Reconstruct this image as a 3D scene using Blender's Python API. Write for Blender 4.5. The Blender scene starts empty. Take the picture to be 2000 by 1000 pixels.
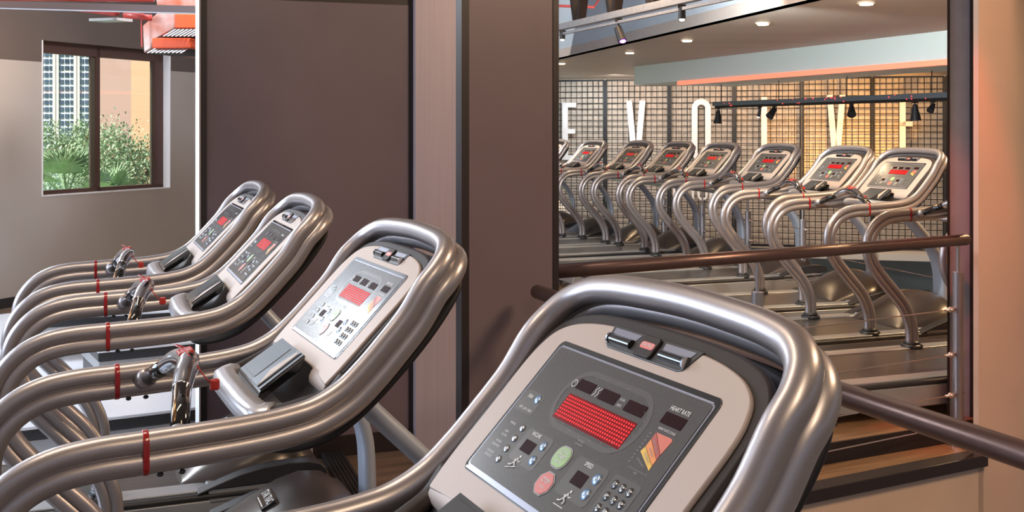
import bpy, bmesh, math, random
from mathutils import Vector, Matrix
random.seed(7)
S = bpy.context.scene
COL = S.collection
PI = math.pi
# ------------------------------------------------------------ camera, world, lights, exposure
EYE = 1.6
cam = bpy.data.objects.new('camera', bpy.data.cameras.new('camera')); COL.objects.link(cam)
cam.location = (0, 0, EYE); cam.rotation_euler = (PI/2, 0, 0)
cam.data.sensor_width = 36; cam.data.lens = 2132.5/2000*36; cam.data.shift_y = -(500-254.9)/2000
cam.data.clip_start = 0.02; cam.data.clip_end = 400
S.camera = cam
w = bpy.data.worlds.new('sky'); S.world = w; w.use_nodes = True
nt = w.node_tree; bg = nt.nodes['Background']
tc = nt.nodes.new('ShaderNodeTexCoord'); sx = nt.nodes.new('ShaderNodeSeparateXYZ'); cr = nt.nodes.new('ShaderNodeValToRGB')
nt.links.new(tc.outputs['Generated'], sx.inputs[0]); nt.links.new(sx.outputs['Z'], cr.inputs[0]); nt.links.new(cr.outputs[0], bg.inputs[0])
cr.color_ramp.elements[0].color = (.30, .25, .22, 1); cr.color_ramp.elements[1].color = (.62, .74, 1, 1)
cr.color_ramp.elements[0].position = 0.0; cr.color_ramp.elements[1].position = .35
bg.inputs[1].default_value = .55
S.view_settings.view_transform = 'Standard'; S.view_settings.look = 'None'; S.view_settings.gamma = 1
S.view_settings.use_curve_mapping = False; S.view_settings.exposure = 0.0

def area(name, loc, aim, sx_, sy_, power, color):
    l = bpy.data.lights.new(name, 'AREA'); l.shape = 'RECTANGLE'; l.size = sx_; l.size_y = sy_; l.energy = power; l.color = color
    o = bpy.data.objects.new(name, l); COL.objects.link(o); o.location = loc
    o.rotation_euler = (Vector(aim)-Vector(loc)).to_track_quat('-Z', 'Y').to_euler(); return o
def spot(name, loc, aim, power, color, ang=70, r=.04):
    l = bpy.data.lights.new(name, 'SPOT'); l.energy = power; l.color = color; l.spot_size = math.radians(ang); l.spot_blend = .6; l.shadow_soft_size = r
    o = bpy.data.objects.new(name, l); COL.objects.link(o); o.location = loc
    o.rotation_euler = (Vector(aim)-Vector(loc)).to_track_quat('-Z', 'Y').to_euler(); return o
WARM = (1, .72, .42)
area('daylight_left', (-5.4, 3.4, 2.3), (0, 3.2, 1.0), 4.5, 2.0, 310, (.68, .81, 1))
area('screen_reflection_fill', (-4.0, 8.2, 3.05), (-.8, 3.2, 1.2), 3.6, 1.0, 17, (.75, .86, 1))  # unseen light added so the console screens have something bright to reflect
area('fill_near', (.9, .0, 3.55), (.5, 2.2, .9), .4, 1.4, 34, (1, .78, .55))  # unseen warm fill added over the nearest treadmill
area('fill_middle', (-1.4, 2.4, 3.55), (-1.2, 2.6, 0), .3, 1.8, 42, (1, .80, .60))  # another added fill, making up for light the ceiling blocks
area('fill_left_wall', (-2.3, 8.4, 3.55), (-4.0, 11.2, 1.0), .4, .4, 60, (.97, .93, 1))  # added fill that brightens the left wall, no fixture here
area('fill_left_floor', (-5.2, 8.0, 3.5), (-3.2, 7.4, 0), 1.2, 1.6, 360, (.86, .93, 1))  # added cool fill standing in for daylight on the left floor
area('red_wall_lamp', (3.2, 3.4, 3.4), (3.1, 5.9, 1.9), .5, .5, 90, (1, .26, .24))
spot('red_rail_lamp', (1.9, 4.6, 3.4), (2.15, 5.5, 1.15), 190, (1, .08, .05), 24)
spot('warm_wall_lamp', (-4.0, 9.2, 2.25), (-4.65, 9.75, 1.9), 15, (1, .62, .25), 140, .1)
area('fill_void', (3.0, 2.4, 3.5), (2.4, 4.9, -.1), .8, .8, 130, (1, .72, .45))  # unseen fill added to lift the tan wall below the opening
area('gallery_lamp_aisle', (1.3, 7.6, 3.6), (2.6, 8.8, .6), .8, 3.0, 120, (1, .68, .42))
spot('letter_uplight', (5.35, 16.5, .1), (5.30, 17.5, 1.5), 420, (1, .5, .12), 80)
for lx, ly, wc in ((1.6, 17.2, (1, .92, .86)), (3.0, 16.6, (1, .85, .72)), (4.4, 16.0, (1, .78, .56)), (6.2, 15.0, (1, .74, .50))):
    spot('gallery_wall_fill', (lx, ly, 2.42), (lx+.35, ly+1.7, .9), 95, wc, 130, .08)  # added fills that brighten the gallery wall and letters, without fixtures
spot('truss_spot_beam', (1.15, 7.3, 2.30), (2.6, 12.0, 2.25), 330, (.86, .97, 1), 95, .03)
spot('truss_spot_beam', (1.6, 6.0, 2.30), (3.1, 9.0, 1.6), 200, (1, .95, .85), 100, .03)
spot('cool_washer', (.95, 17.4, 2.4), (.95, 19, 1.0), 60, (.62, .85, 1), 110, .08)
for lx, ly in ((4.2, 7.4), (4.6, 9.6), (3.2, 12.6), (2.4, 14.6)):
    spot('gallery_downlight_beam', (lx, ly, 2.42), (lx-.9, ly-.3, .3), 240, (1, .66, .34), 130, .05)
sun = bpy.data.lights.new('sun', 'SUN'); sun.energy = 7.5; sun.angle = .03; sun.color = (1, .95, .86)
so = bpy.data.objects.new('sun', sun); COL.objects.link(so)
so.rotation_euler = Vector((.45, .50, -.74)).to_track_quat('-Z', 'Y').to_euler(); so.location = (0, 0, 20)

# ------------------------------------------------------------ materials
MT = {}
def mat(name, col, metal=0, rough=.5, emit=0, noise=0, nscale=20, bump=0, bscale=200, coat=0, spec=.5, trans=0, alpha=1, stretch=None, col2=None, ecol=None):
    m = bpy.data.materials.new(name); m.use_nodes = True; n = m.node_tree; b = n.nodes['Principled BSDF']
    b.inputs['Base Color'].default_value = (*col, 1); b.inputs['Metallic'].default_value = metal; b.inputs['Roughness'].default_value = rough
    b.inputs['Specular IOR Level'].default_value = spec; b.inputs['Coat Weight'].default_value = coat; b.inputs['Coat Roughness'].default_value = .05
    if trans: b.inputs['Transmission Weight'].default_value = trans
    if alpha < 1: b.inputs['Alpha'].default_value = alpha
    if emit: b.inputs['Emission Color'].default_value = (*(ecol or col), 1); b.inputs['Emission Strength'].default_value = emit
    if noise or bump:
        t = n.nodes.new('ShaderNodeTexCoord'); mp = n.nodes.new('ShaderNodeMapping'); n.links.new(t.outputs['Object'], mp.inputs[0])
        if stretch: mp.inputs['Scale'].default_value = stretch
    if noise:
        x = n.nodes.new('ShaderNodeTexNoise'); x.inputs['Scale'].default_value = nscale; x.inputs['Detail'].default_value = 4; n.links.new(mp.outputs[0], x.inputs['Vector'])
        r = n.nodes.new('ShaderNodeValToRGB'); n.links.new(x.outputs['Fac'], r.inputs[0])
        c2 = col2 or tuple(min(1, c*(1+noise)) for c in col)
        r.color_ramp.elements[0].color = (*[c*(1-noise) for c in col], 1); r.color_ramp.elements[1].color = (*c2, 1)
        r.color_ramp.elements[0].position = .3; r.color_ramp.elements[1].position = .7
        n.links.new(r.outputs[0], b.inputs['Base Color'])
    if bump:
        x = n.nodes.new('ShaderNodeTexNoise'); x.inputs['Scale'].default_value = bscale; n.links.new(mp.outputs[0], x.inputs['Vector'])
        bp = n.nodes.new('ShaderNodeBump'); bp.inputs['Strength'].default_value = bump; bp.inputs['Distance'].default_value = .002
        n.links.new(x.outputs['Fac'], bp.inputs['Height']); n.links.new(bp.outputs[0], b.inputs['Normal'])
    MT[name] = m; return m
mat('silver_paint', (.40, .365, .37), .75, .36, noise=.08, nscale=900, coat=.25)
mat('leg_paint', (.42, .45, .52), .4, .4)
mat('face_paint', (.43, .345, .30), .15, .5, noise=.02, nscale=1200)
mat('black_shell', (.016, .013, .013), 0, .45, spec=.3, bump=.08, bscale=900)
mat('rim_dark', (.026, .019, .018), .0, .5, spec=.25, bump=.08, bscale=900)
mat('grey_shell', (.30, .29, .29), .3, .5)
mat('lip_silver', (.55, .55, .58), .6, .3)
mat('panel_film', (.088, .083, .079), 0, .17, noise=.08, nscale=260, spec=.42)
mat('panel_light', (.112, .106, .101), 0, .2, spec=.42)
mat('rack_film', (.06, .062, .066), 0, .12)
mat('panel_edge', (.30, .31, .38), .6, .3)
mat('gloss_black', (.008, .008, .009), 0, .09, coat=.6)
mat('chrome', (.55, .55, .58), 1, .14)
mat('grip_metal', (.30, .18, .10), .9, .22)
mat('led_glass', (.018, .0, .001), 0, .5, spec=.06)
mat('key_black', (.03, .03, .033), 0, .5)
mat('led_field', (.05, .0, .001), 0, .3, emit=.22, spec=.1, ecol=(.55, .0, .004))
mat('led_dot', (.5, .01, .01), 0, .5, emit=1.15, spec=.1, ecol=(1, .035, .04))
mat('red_band', (.30, .004, .006), 0, .22, coat=.6)
mat('red_plastic', (.42, .02, .012), 0, .3, coat=.3)
mat('white_print', (.62, .60, .57), 0, .5)
mat('grey_print', (.27, .26, .25), 0, .5)
mat('green_button', (.27, .43, .16), 0, .35)
mat('stop_red', (.55, .10, .075), 0, .35)
mat('zone_red', (.42, .07, .05), 0, .4)
mat('zone_coral', (.62, .15, .10), 0, .4)
mat('zone_orange', (.75, .25, .06), 0, .4)
mat('zone_yellow', (.75, .45, .06), 0, .4)
mat('button_steel', (.45, .47, .52), .9, .25)
mat('button_blue', (.25, .38, .58), .6, .25)
mat('badge_pink', (.75, .22, .2), 0, .4)
mat('belt', (.045, .043, .042), 0, .28, noise=.3, nscale=30, stretch=(1, .08, 1))
mat('deck_black', (.025, .025, .027), 0, .38)
mat('deck_silver', (.40, .41, .42), .6, .36)
mat('hood', (.055, .042, .036), .3, .28, noise=.05, nscale=600)
mat('brown_pipe', (.14, .085, .075), .7, .34, noise=.06, nscale=30)
mat('post_steel', (.42, .40, .42), .85, .32)
mat('steel_bright', (.6, .5, .45), .9, .25)
mat('panel_brown', (.142, .104, .114), 0, .33, noise=.06, nscale=3, coat=.12)
mat('pilaster', (.43, .37, .415), .2, .42, noise=.05, nscale=4, stretch=(30, 30, .3))
mat('jamb_dark', (.018, .010, .010), 0, .4)
mat('jamb_grey', (.36, .38, .46), .1, .45, noise=.06, nscale=12)
mat('wall_grey', (.42, .39, .36), 0, .6, noise=.03, nscale=2)
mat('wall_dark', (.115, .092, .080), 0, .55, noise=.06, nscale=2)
mat('wall_tan', (.54, .385, .29), 0, .55, noise=.05, nscale=3)
mat('white_paint', (.75, .76, .78), 0, .45)
mat('sash_olive', (.12, .11, .08), .3, .4)
mat('white_gloss', (.9, .9, .86), 0, .3)
mat('frame_brown', (.10, .055, .045), .3, .4)
mat('pale_glare_and_pad', (.70, .73, .78), 0, .25, noise=.03, nscale=2)  # on the floor its paleness is painted window glare; also platform pads
mat('glass', (1, 1, 1), 0, .0, trans=1, spec=.5)
mat('ceiling_brown', (.52, .43, .36), 0, .5, noise=.05, nscale=1, stretch=(.3, 3, 1))
mat('ceiling_bluegrey', (.24, .285, .34), 0, .55, noise=.1, nscale=1.5)
mat('ceiling_green', (.26, .29, .29), 0, .6)
mat('soffit_white', (.74, .82, .80), 0, .5)
mat('cove_glow', (1, .25, .15), 0, .5, emit=1.1, ecol=(1, .22, .13))
mat('mesh_black', (.012, .011, .012), .2, .5)
mat('gallery_wall', (.52, .43, .35), 0, .7, noise=.16, nscale=9)
mat('letter_white', (.78, .74, .72), 0, .5)
mat('truss_grey', (.40, .40, .41), .4, .45, noise=.1, nscale=30)
mat('dark_steel', (.13, .16, .185), .2, .45)
mat('brace_dark', (.010, .005, .005), 0, .6)
mat('red_pipe', (.42, .05, .04), 0, .35)
mat('lamp_warm', (1, .8, .5), emit=14, ecol=(1, .72, .4))
mat('lamp_white', (1, 1, .85), emit=14, ecol=(1, .96, .75))
mat('lamp_violet', (.6, .2, 1), emit=9, ecol=(.55, .12, 1))
mat('led_red_dot', (1, .05, .05), emit=4, ecol=(1, .04, .04))
mat('orange_duct', (.62, .075, .012), 0, .38, noise=.1, nscale=8)
mat('duct_foil', (.55, .16, .08), .45, .3, noise=.25, nscale=5, col2=(.55, .46, .43), bump=.5, bscale=20)
mat('duct_dark', (.03, .03, .03), 0, .5)
mat('peach_wall', (.85, .50, .30), 0, .8, noise=.03, nscale=2)
mat('mauve_wall', (.46, .31, .26), 0, .8)
mat('tower_wall', (.74, .82, .95), 0, .7)
mat('tower_glass', (.10, .15, .22), .2, .3, noise=.4, nscale=.8)
mat('tower_rib', (.80, .78, .72), 0, .7)
mat('spot_black', (.02, .02, .022), .2, .45)
mat('leaf', (.34, .52, .30), 0, .5, noise=.4, nscale=3, col2=(.50, .70, .42))
mat('palm_leaf', (.30, .52, .28), 0, .45, noise=.4, nscale=3, col2=(.52, .72, .42))
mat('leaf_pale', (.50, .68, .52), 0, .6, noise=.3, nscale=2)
mat('bark', (.22, .14, .08), 0, .8)
mat('garden_green', (.16, .26, .12), 0, .8, noise=.4, nscale=2)
mat('rack_white', (.55, .56, .58), .1, .4)
mat('plate_black', (.02, .02, .022), 0, .4)
mat('lower_wall', (.16, .19, .20), 0, .5)
mat('pale_ledge', (.72, .68, .62), 0, .5)
mat('wire_black', (.01, .01, .01), 0, .5)
mat('louvre', (.55, .60, .60), .5, .35)
# wood floor
def wood(name, c1, c2, rough):
    m = bpy.data.materials.new(name); m.use_nodes = True; n = m.node_tree; b = n.nodes['Principled BSDF']; b.inputs['Roughness'].default_value = rough
    t = n.nodes.new('ShaderNodeTexCoord'); mp = n.nodes.new('ShaderNodeMapping'); mp.inputs['Rotation'].default_value = (0, 0, math.radians(-25)); n.links.new(t.outputs['Object'], mp.inputs[0])
    mp2 = n.nodes.new('ShaderNodeMapping'); mp2.inputs['Scale'].default_value = (1.2, 9, 1); n.links.new(mp.outputs[0], mp2.inputs[0])
    x = n.nodes.new('ShaderNodeTexNoise'); x.inputs['Scale'].default_value = 2; x.inputs['Detail'].default_value = 6; n.links.new(mp2.outputs[0], x.inputs['Vector'])
    br = n.nodes.new('ShaderNodeTexBrick'); br.inputs['Scale'].default_value = 1; br.inputs['Mortar Size'].default_value = .002; br.inputs['Brick Width'].default_value = 1.3; br.inputs['Row Height'].default_value = .16
    br.inputs['Color1'].default_value = (.8, .8, .8, 1); br.inputs['Color2'].default_value = (1, 1, 1, 1); br.inputs['Mortar'].default_value = (.4, .4, .4, 1); n.links.new(mp.outputs[0], br.inputs['Vector'])
    r = n.nodes.new('ShaderNodeValToRGB'); r.color_ramp.elements[0].color = (*c1, 1); r.color_ramp.elements[1].color = (*c2, 1); r.color_ramp.elements[0].position = .3; r.color_ramp.elements[1].position = .72
    n.links.new(x.outputs['Fac'], r.inputs[0]); mx = n.nodes.new('ShaderNodeMix'); mx.data_type = 'RGBA'; mx.blend_type = 'MULTIPLY'; mx.inputs[0].default_value = 1
    n.links.new(r.outputs[0], mx.inputs[6]); n.links.new(br.outputs[0], mx.inputs[7]); n.links.new(mx.outputs[2], b.inputs['Base Color']); b.inputs['Coat Weight'].default_value = .5; b.inputs['Coat Roughness'].default_value = .15; MT[name] = m
wood('floor_wood', (.10, .062, .042), (.24, .155, .105), .3)
wood('gallery_wood', (.22, .12, .06), (.42, .25, .13), .35)

# ------------------------------------------------------------ mesh helpers
def obj(name, bm, m, parent=None, smooth=False, bevel=0, seg=2):
    me = bpy.data.meshes.new(name); bmesh.ops.recalc_face_normals(bm, faces=bm.faces); bm.to_mesh(me); bm.free()
    ms = m if isinstance(m, (list, tuple)) else [m]
    for k in ms: me.materials.append(MT[k])
    if smooth:
        for p in me.polygons: p.use_smooth = True
    o = bpy.data.objects.new(name, me); COL.objects.link(o)
    if parent: o.parent = parent
    if bevel:
        b = o.modifiers.new('bevel', 'BEVEL'); b.width = bevel; b.segments = seg; b.limit_method = 'ANGLE'; b.angle_limit = math.radians(40)
        for p in me.polygons: p.use_smooth = True
        wn = o.modifiers.new('wn', 'WEIGHTED_NORMAL')
    return o
def tag(o, label=None, cat=None, group=None, kind=None):
    if label: o['label'] = label
    if cat: o['category'] = cat
    if group: o['group'] = group
    if kind: o['kind'] = kind
    return o
def empty(name, loc=(0, 0, 0), rz=0):
    o = bpy.data.objects.new(name, None); o.empty_display_size = .1; COL.objects.link(o); o.location = loc; o.rotation_euler = (0, 0, rz); return o
def struct(name, bm, m, **k): return tag(obj(name, bm, m, **k), kind='structure')
def box(bm, c, s, rz=0, M=None, mi=0):
    r = bmesh.ops.create_cube(bm, size=1); T = Matrix.Translation(c) @ Matrix.Rotation(rz, 4, 'Z') @ Matrix.Diagonal((*s, 1))
    if M is not None: T = M @ T
    bmesh.ops.transform(bm, matrix=T, verts=r['verts'])
    if mi:
        for v in r['verts']:
            for f in v.link_faces: f.material_index = mi
    return r['verts']
def prism(bm, pts, z0, z1):     # pts in xy, extruded in z
    a = [bm.verts.new((p[0], p[1], z0)) for p in pts]; b = [bm.verts.new((p[0], p[1], z1)) for p in pts]
    n = len(pts); bm.faces.new(a[::-1]); bm.faces.new(b)
    for i in range(n): bm.faces.new((a[i], a[(i+1) % n], b[(i+1) % n], b[i]))
def slab(bm, A, B, fn):         # prism between two matching loops of 3d points
    a = [bm.verts.new(p) for p in A]; b = [bm.verts.new(p) for p in B]; n = len(a)
    bm.faces.new(a[::-1]); bm.faces.new(b)
    for i in range(n): bm.faces.new((a[i], a[(i+1) % n], b[(i+1) % n], b[i]))
def cyl(bm, p, q, r, r2=None, n=16, cap=True):
    p = Vector(p); q = Vector(q); d = q-p; r2 = r if r2 is None else r2
    M = Matrix.Translation((p+q)/2) @ d.to_track_quat('Z', 'Y').to_matrix().to_4x4()
    bmesh.ops.create_cone(bm, cap_ends=cap, segments=n, radius1=r, radius2=r2, depth=d.length, matrix=M)
def ball(bm, c, s, n=16):
    s = s if isinstance(s, (tuple, list)) else (s, s, s)
    bmesh.ops.create_uvsphere(bm, u_segments=n, v_segments=n//2+2, radius=1, matrix=Matrix.Translation(c) @ Matrix.Diagonal((*s, 1)))
def smooth_path(P, sub=6):
    P = [Vector(p) for p in P]; out = []
    for i in range(len(P)-1):
        p0 = P[i-1] if i else P[0]*2-P[1]; p1, p2 = P[i], P[i+1]; p3 = P[i+2] if i+2 < len(P) else P[-1]*2-P[-2]
        # centripetal catmull-rom
        t0 = 0; t1 = t0+max((p1-p0).length, 1e-6)**.5; t2 = t1+max((p2-p1).length, 1e-6)**.5; t3 = t2+max((p3-p2).length, 1e-6)**.5
        for k in range(sub):
            t = t1+(t2-t1)*k/sub
            A1 = p0*((t1-t)/(t1-t0))+p1*((t-t0)/(t1-t0)); A2 = p1*((t2-t)/(t2-t1))+p2*((t-t1)/(t2-t1)); A3 = p2*((t3-t)/(t3-t2))+p3*((t-t2)/(t3-t2))
            B1 = A1*((t2-t)/(t2-t0))+A2*((t-t0)/(t2-t0)); B2 = A2*((t3-t)/(t3-t1))+A3*((t-t1)/(t3-t1))
            out.append(B1*((t2-t)/(t2-t1))+B2*((t-t1)/(t2-t1)))
    out.append(P[-1]); return out
def frames(P, n0):
    T = []; 
    for i in range(len(P)):
        a = P[max(i-1, 0)]; b = P[min(i+1, len(P)-1)]; T.append((b-a).normalized())
    n = (Vector(n0)-T[0]*Vector(n0).dot(T[0])).normalized(); N = [n]
    for i in range(1, len(P)):
        q = T[i-1].rotation_difference(T[i]); n = q @ n; n = (n-T[i]*n.dot(T[i])).normalized(); N.append(n)
    return T, N
def sweep(bm, P, prof, n0=(0, 0, 1), cap=True, scale=None):   # prof: closed loop (a along N, b along TxN)
    P = [Vector(p) for p in P]; T, N = frames(P, n0); rings = []
    for i, p in enumerate(P):
        B = T[i].cross(N[i]); s = scale[i] if scale else 1
        rings.append([bm.verts.new(p+N[i]*a*s+B*b*s) for a, b in prof])
    m = len(prof)
    for i in range(len(rings)-1):
        for k in range(m): bm.faces.new((rings[i][k], rings[i][(k+1) % m], rings[i+1][(k+1) % m], rings[i+1][k]))
    if cap: bm.faces.new(rings[0][::-1]); bm.faces.new(rings[-1])
def circ(r, n=16, a0=0): return [(a0+r*math.cos(2*PI*i/n), r*math.sin(2*PI*i/n)) for i in range(n)]
def tube(bm, P, r, n=12, n0=(0, 0, 1)): sweep(bm, P, circ(r, n), n0)
def loft(bm, rings, closed=True, cap=True):
    R = [[bm.verts.new(p) for p in r] for r in rings]; m = len(R[0])
    for i in range(len(R)-1):
        for k in range(m if closed else m-1): bm.faces.new((R[i][k], R[i][(k+1) % m], R[i+1][(k+1) % m], R[i+1][k]))
    if cap and closed: bm.faces.new(R[0][::-1]); bm.faces.new(R[-1])

def text_verts(txt, size, align='CENTER', bold=False):
    cu = bpy.data.curves.new('t', 'FONT'); cu.body = txt; cu.size = size; cu.align_x = align; cu.align_y = 'CENTER'; cu.resolution_u = 2
    if bold: cu.offset = size*.018
    o = bpy.data.objects.new('t', cu); COL.objects.link(o)
    dg = bpy.context.evaluated_depsgraph_get(); dg.update(); me = bpy.data.meshes.new_from_object(o.evaluated_get(dg))
    V = [tuple(v.co) for v in me.vertices]; F = [tuple(p.vertices) for p in me.polygons]
    bpy.data.objects.remove(o); bpy.data.curves.remove(cu); bpy.data.meshes.remove(me); return V, F

# ------------------------------------------------------------ the treadmill (local: x right, y forward, z up; z = W + 1.6)
F0 = Vector((0, -.15085, -.48477+EYE)); FD = Vector((0, .69700, .71707)); FN = Vector((0, -.71707, .69700))
def K(u, s, o=0): return Vector((u, 0, 0))+F0+FD*s+FN*o
def KM(u, s, o): return Matrix.Translation(K(u, s, o)) @ Matrix(((1, 0, 0, 0), (0, FD.y, FN.y, 0), (0, FD.z, FN.z, 0), (0, 0, 0, 1)))
def W(u, v, w_): return Vector((u, v, w_+EYE))
def plate(bm, pts, o0, o1, mi=0):       # pts (u,s) loop on the console plane, from offset o0 to o1
    slab(bm, [K(u, s, o0) for u, s in pts], [K(u, s, o1) for u, s in pts], None)
def rrect(cx, cy, w_, h, r, n=4):
    out = []
    for sx_, sy_, a0 in ((1, 1, 0), (-1, 1, 90), (-1, -1, 180), (1, -1, 270)):
        for i in range(n+1):
            a = math.radians(a0+90*i/n); out.append((cx+sx_*(w_/2-r)+r*math.cos(a), cy+sy_*(h/2-r)+r*math.sin(a)))
    return out
def ktext(bm, txt, u, s, size, o=.0028, align='CENTER', sx_=1, rot=0, bold=False):
    V, Fc = text_verts(txt, size, align, bold); c, sn = math.cos(rot), math.sin(rot); vs = []
    for x, y, z in V:
        x *= sx_; vs.append(bm.verts.new(K(u+x*c-y*sn, s+x*sn+y*c, o)))
    for f in Fc:
        try: bm.faces.new([vs[i] for i in f])
        except ValueError: pass

def make_treadmill():
    root = empty('treadmill')
    # ---- handrail frame: two parallel tubes from foot to foot, over the top of the console
    side = [(.317, -.54, -1.395), (.317, -.54, -1.30), (.317, -.56, -1.225), (.317, -.605, -1.14), (.317, -.70, -1.035), (.318, -.785, -.94), (.319, -.832, -.87),
            (.32, -.85, -.80), (.32, -.843, -.74), (.32, -.818, -.69), (.32, -.775, -.648), (.32, -.72, -.622), (.32, -.65, -.610), (.32, -.563, -.606), (.32, -.45, -.601),
            (.318, -.37, -.597), (.316, -.29, -.589), (.314, -.225, -.575), (.312, -.165, -.545), (.310, -.115, -.502), (.308, -.065, -.450), (.306, -.02, -.399)]
    top = [(.303, .225), (.298, .262), (.281, .297), (.245, .323), (.19, .336), (.1, .343), (0, .346)]
    P = [W(*p) for p in side]+[K(u, s, -.021) for u, s in top]
    P = P+[Vector((-p.x, p.y, p.z)) for p in P[-2::-1]]
    SP = smooth_path(P, 5); T, N = frames(SP, (0, -1, 0))
    bm = bmesh.new()
    for sg in (1, -1):
        Q = [p+n*.0186*sg for p, n in zip(SP, N)]
        sweep(bm, Q, circ(.0228, 20), (0, -1, 0))
    fr = obj('handrail_frame', bm, 'silver_paint', root, smooth=True)
    for sx_ in (1, -1):       # red ring, foot collar, knobs
        bm = bmesh.new(); c = W(.32*sx_, -.563, -.606); c2 = W(.32*sx_, -.551, -.606)
        prof = []
        for k in range(32):
            a = 2*PI*k/32; ca, sa = math.cos(a), math.sin(a); prof.append((.0245*ca+(.0186 if ca > 0 else -.0186), .0245*sa))
        for sg in (0,):
            loft(bm, [[c+Vector((0, 0, a))+Vector((b, 0, 0)) for a, b in prof], [c2+Vector((0, 0, a))+Vector((b, 0, 0)) for a, b in prof]])
        obj('red_ring', bm, 'red_band', fr, smooth=False, bevel=.002)
        bm = bmesh.new(); f = W(.317*sx_, -.54, -1.40); cyl(bm, f, f+Vector((0, 0, .022)), .068, .05, 24); cyl(bm, f+Vector((0, 0, .022)), f+Vector((0, 0, .04)), .05, .044, 24)
        for k in range(4):
            a = PI/4+PI/2*k; q = f+Vector((.052*math.cos(a), .052*math.sin(a), .012)); ball(bm, q, .013, 8)
        obj('foot_collar', bm, 'deck_black', fr, smooth=True)
        bm = bmesh.new()
        for dv in (-.53, -.49): ball(bm, W(.32*sx_, dv, -.650), (.007, .007, .005), 8)
        obj('screw_heads', bm, 'deck_black', fr, smooth=True)
    # ---- central support leg
    bm = bmesh.new()
    path = smooth_path([W(0, -.09, -.575), W(0, -.03, -.645), W(0, .05, -.725), W(0, .13, -.805), W(0, .20, -.885), W(0, .255, -.97), W(0, .285, -1.06), W(0, .295, -1.18), W(0, .295, -1.50)], 5)
    prof = []
    for k in range(28):
        a = 2*PI*k/28; ca, sa = math.cos(a), math.sin(a); prof.append((.023*ca, .023*sa+(.034 if sa > 1e-6 else -.034 if sa < -1e-6 else 0)))
    sweep(bm, path, prof, (0, 0, 1)); obj('support_leg', bm, 'leg_paint', root, smooth=True)
    # ---- console head
    head = None
    prof_top = [(-.335, -.590), (-.322, -.574), (-.300, -.572), (-.26, -.580), (-.20, -.572)]     # tray floor
    bm = bmesh.new()
    # side silhouette (v,w) around: lip -> tray -> face -> top -> back -> belly
    top_line = [(-.330, -.612), (-.318, -.590), (-.26, -.592), (-.205, -.575), (-.186, -.528)]
    top_line += [(K(0, s, -.012).y, K(0, s, -.012).z-EYE) for s in (-.03, .05, .12, .2, .26, .295)]
    bot_line = [(-.322, -.655), (-.30, -.672), (-.255, -.668), (-.20, -.650), (-.155, -.630), (-.105, -.590), (-.040, -.525), (.03, -.450), (.085, -.375), (.118, -.325), (.10, -.285)]
    hw = [.205, .215, .245, .265, .272, .278, .283, .285, .282, .268, .21]
    rings = []
    for (v0, w0), (v1, w1), h in zip(top_line, bot_line, hw):
        a = W(0, v0, w0); b = W(0, v1, w1); d = b-a; ring = []
        for t, f in ((0, -1), (.35, -1.0), (.66, -1.02), (.86, -1.10), (1, -1.02), (1.0, 0), (1, 1.02), (.86, 1.10), (.66, 1.02), (.35, 1.0), (0, 1), (0, .5), (0, 0), (0, -.5)):
            ring.append(a+d*t+Vector((h*f, 0, 0)))
        rings.append(ring)
    loft(bm, rings)
    head = obj('console', bm, 'black_shell', root, smooth=True)
    mod = head.modifiers.new('s', 'SUBSURF'); mod.levels = 1; mod.render_levels = 2
    # rim around the face
    half = [(.272, -.04), (.280, .06), (.281, .16), (.279, .21), (.266, .25), (.236, .277), (.185, .293), (.11, .300), (0, .302)]
    half = [(p.x, p.y) for p in smooth_path([(u, s, 0) for u, s in half], 5)]; outl = half+[(-u, s) for u, s in half[-2::-1]]
    bm = bmesh.new(); plate(bm, outl, -.03, -.003); obj('console_rim', bm, 'rim_dark', head, bevel=.008, seg=3)
    # side rails of the tray, running down to the lip
    for sx_ in (1, -1):
        bm = bmesh.new()
        sweep(bm, smooth_path([K(.268*sx_, -.02, -.014), K(.262*sx_, -.07, -.015), W(.245*sx_, -.232, -.563), W(.225*sx_, -.285, -.580), W(.205*sx_, -.325, -.590)], 5), [(a*.85, b*1.25) for a, b in circ(.016, 12)], (0, 0, 1))
        obj('tray_side_rim', bm, 'rim_dark', head, smooth=True)
    bm = bmesh.new(); pth = smooth_path([W(-.222, -.300, -.578), W(-.205, -.322, -.580), W(-.15, -.332, -.579), W(0, -.336, -.577), W(.15, -.332, -.579), W(.205, -.322, -.580), W(.222, -.300, -.578)], 6)
    sweep(bm, pth, [(.006, -.030), (.014, -.022), (.012, .006), (.004, .020), (-.022, .026), (-.030, .010), (-.014, -.026)], (0, 0, 1)); obj('front_lip', bm, 'lip_silver', head, smooth=True)
    bm = bmesh.new(); slab(bm, [W(-.215, -.332, -.588), W(.215, -.332, -.588), W(.24, -.24, -.588), W(-.24, -.24, -.588)], [W(-.20, -.312, -.652), W(.20, -.312, -.652), W(.22, -.22, -.652), W(-.22, -.22, -.652)], None)
    obj('lower_shell', bm, 'grey_shell', head, bevel=.01)
    # face plate
    fp = [(.252, -.06), (.258, -.02), (.260, .09), (.262, .185), (.256, .215), (.243, .239), (.215, .258), (.172, .270), (.11, .277), (0, .279)]
    fp = [(p.x, p.y) for p in smooth_path([(u, s, 0) for u, s in fp], 5)]
    fl = fp+[(-u, s) for u, s in fp[-2::-1]]+[(-.248, -.062), (-.10, -.050), (.10, -.050), (.248, -.062)]
    bm = bmesh.new(); plate(bm, fl, -.006, .003)
    obj('face_plate', bm, 'face_paint', head, bevel=.0035, seg=3)
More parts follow.
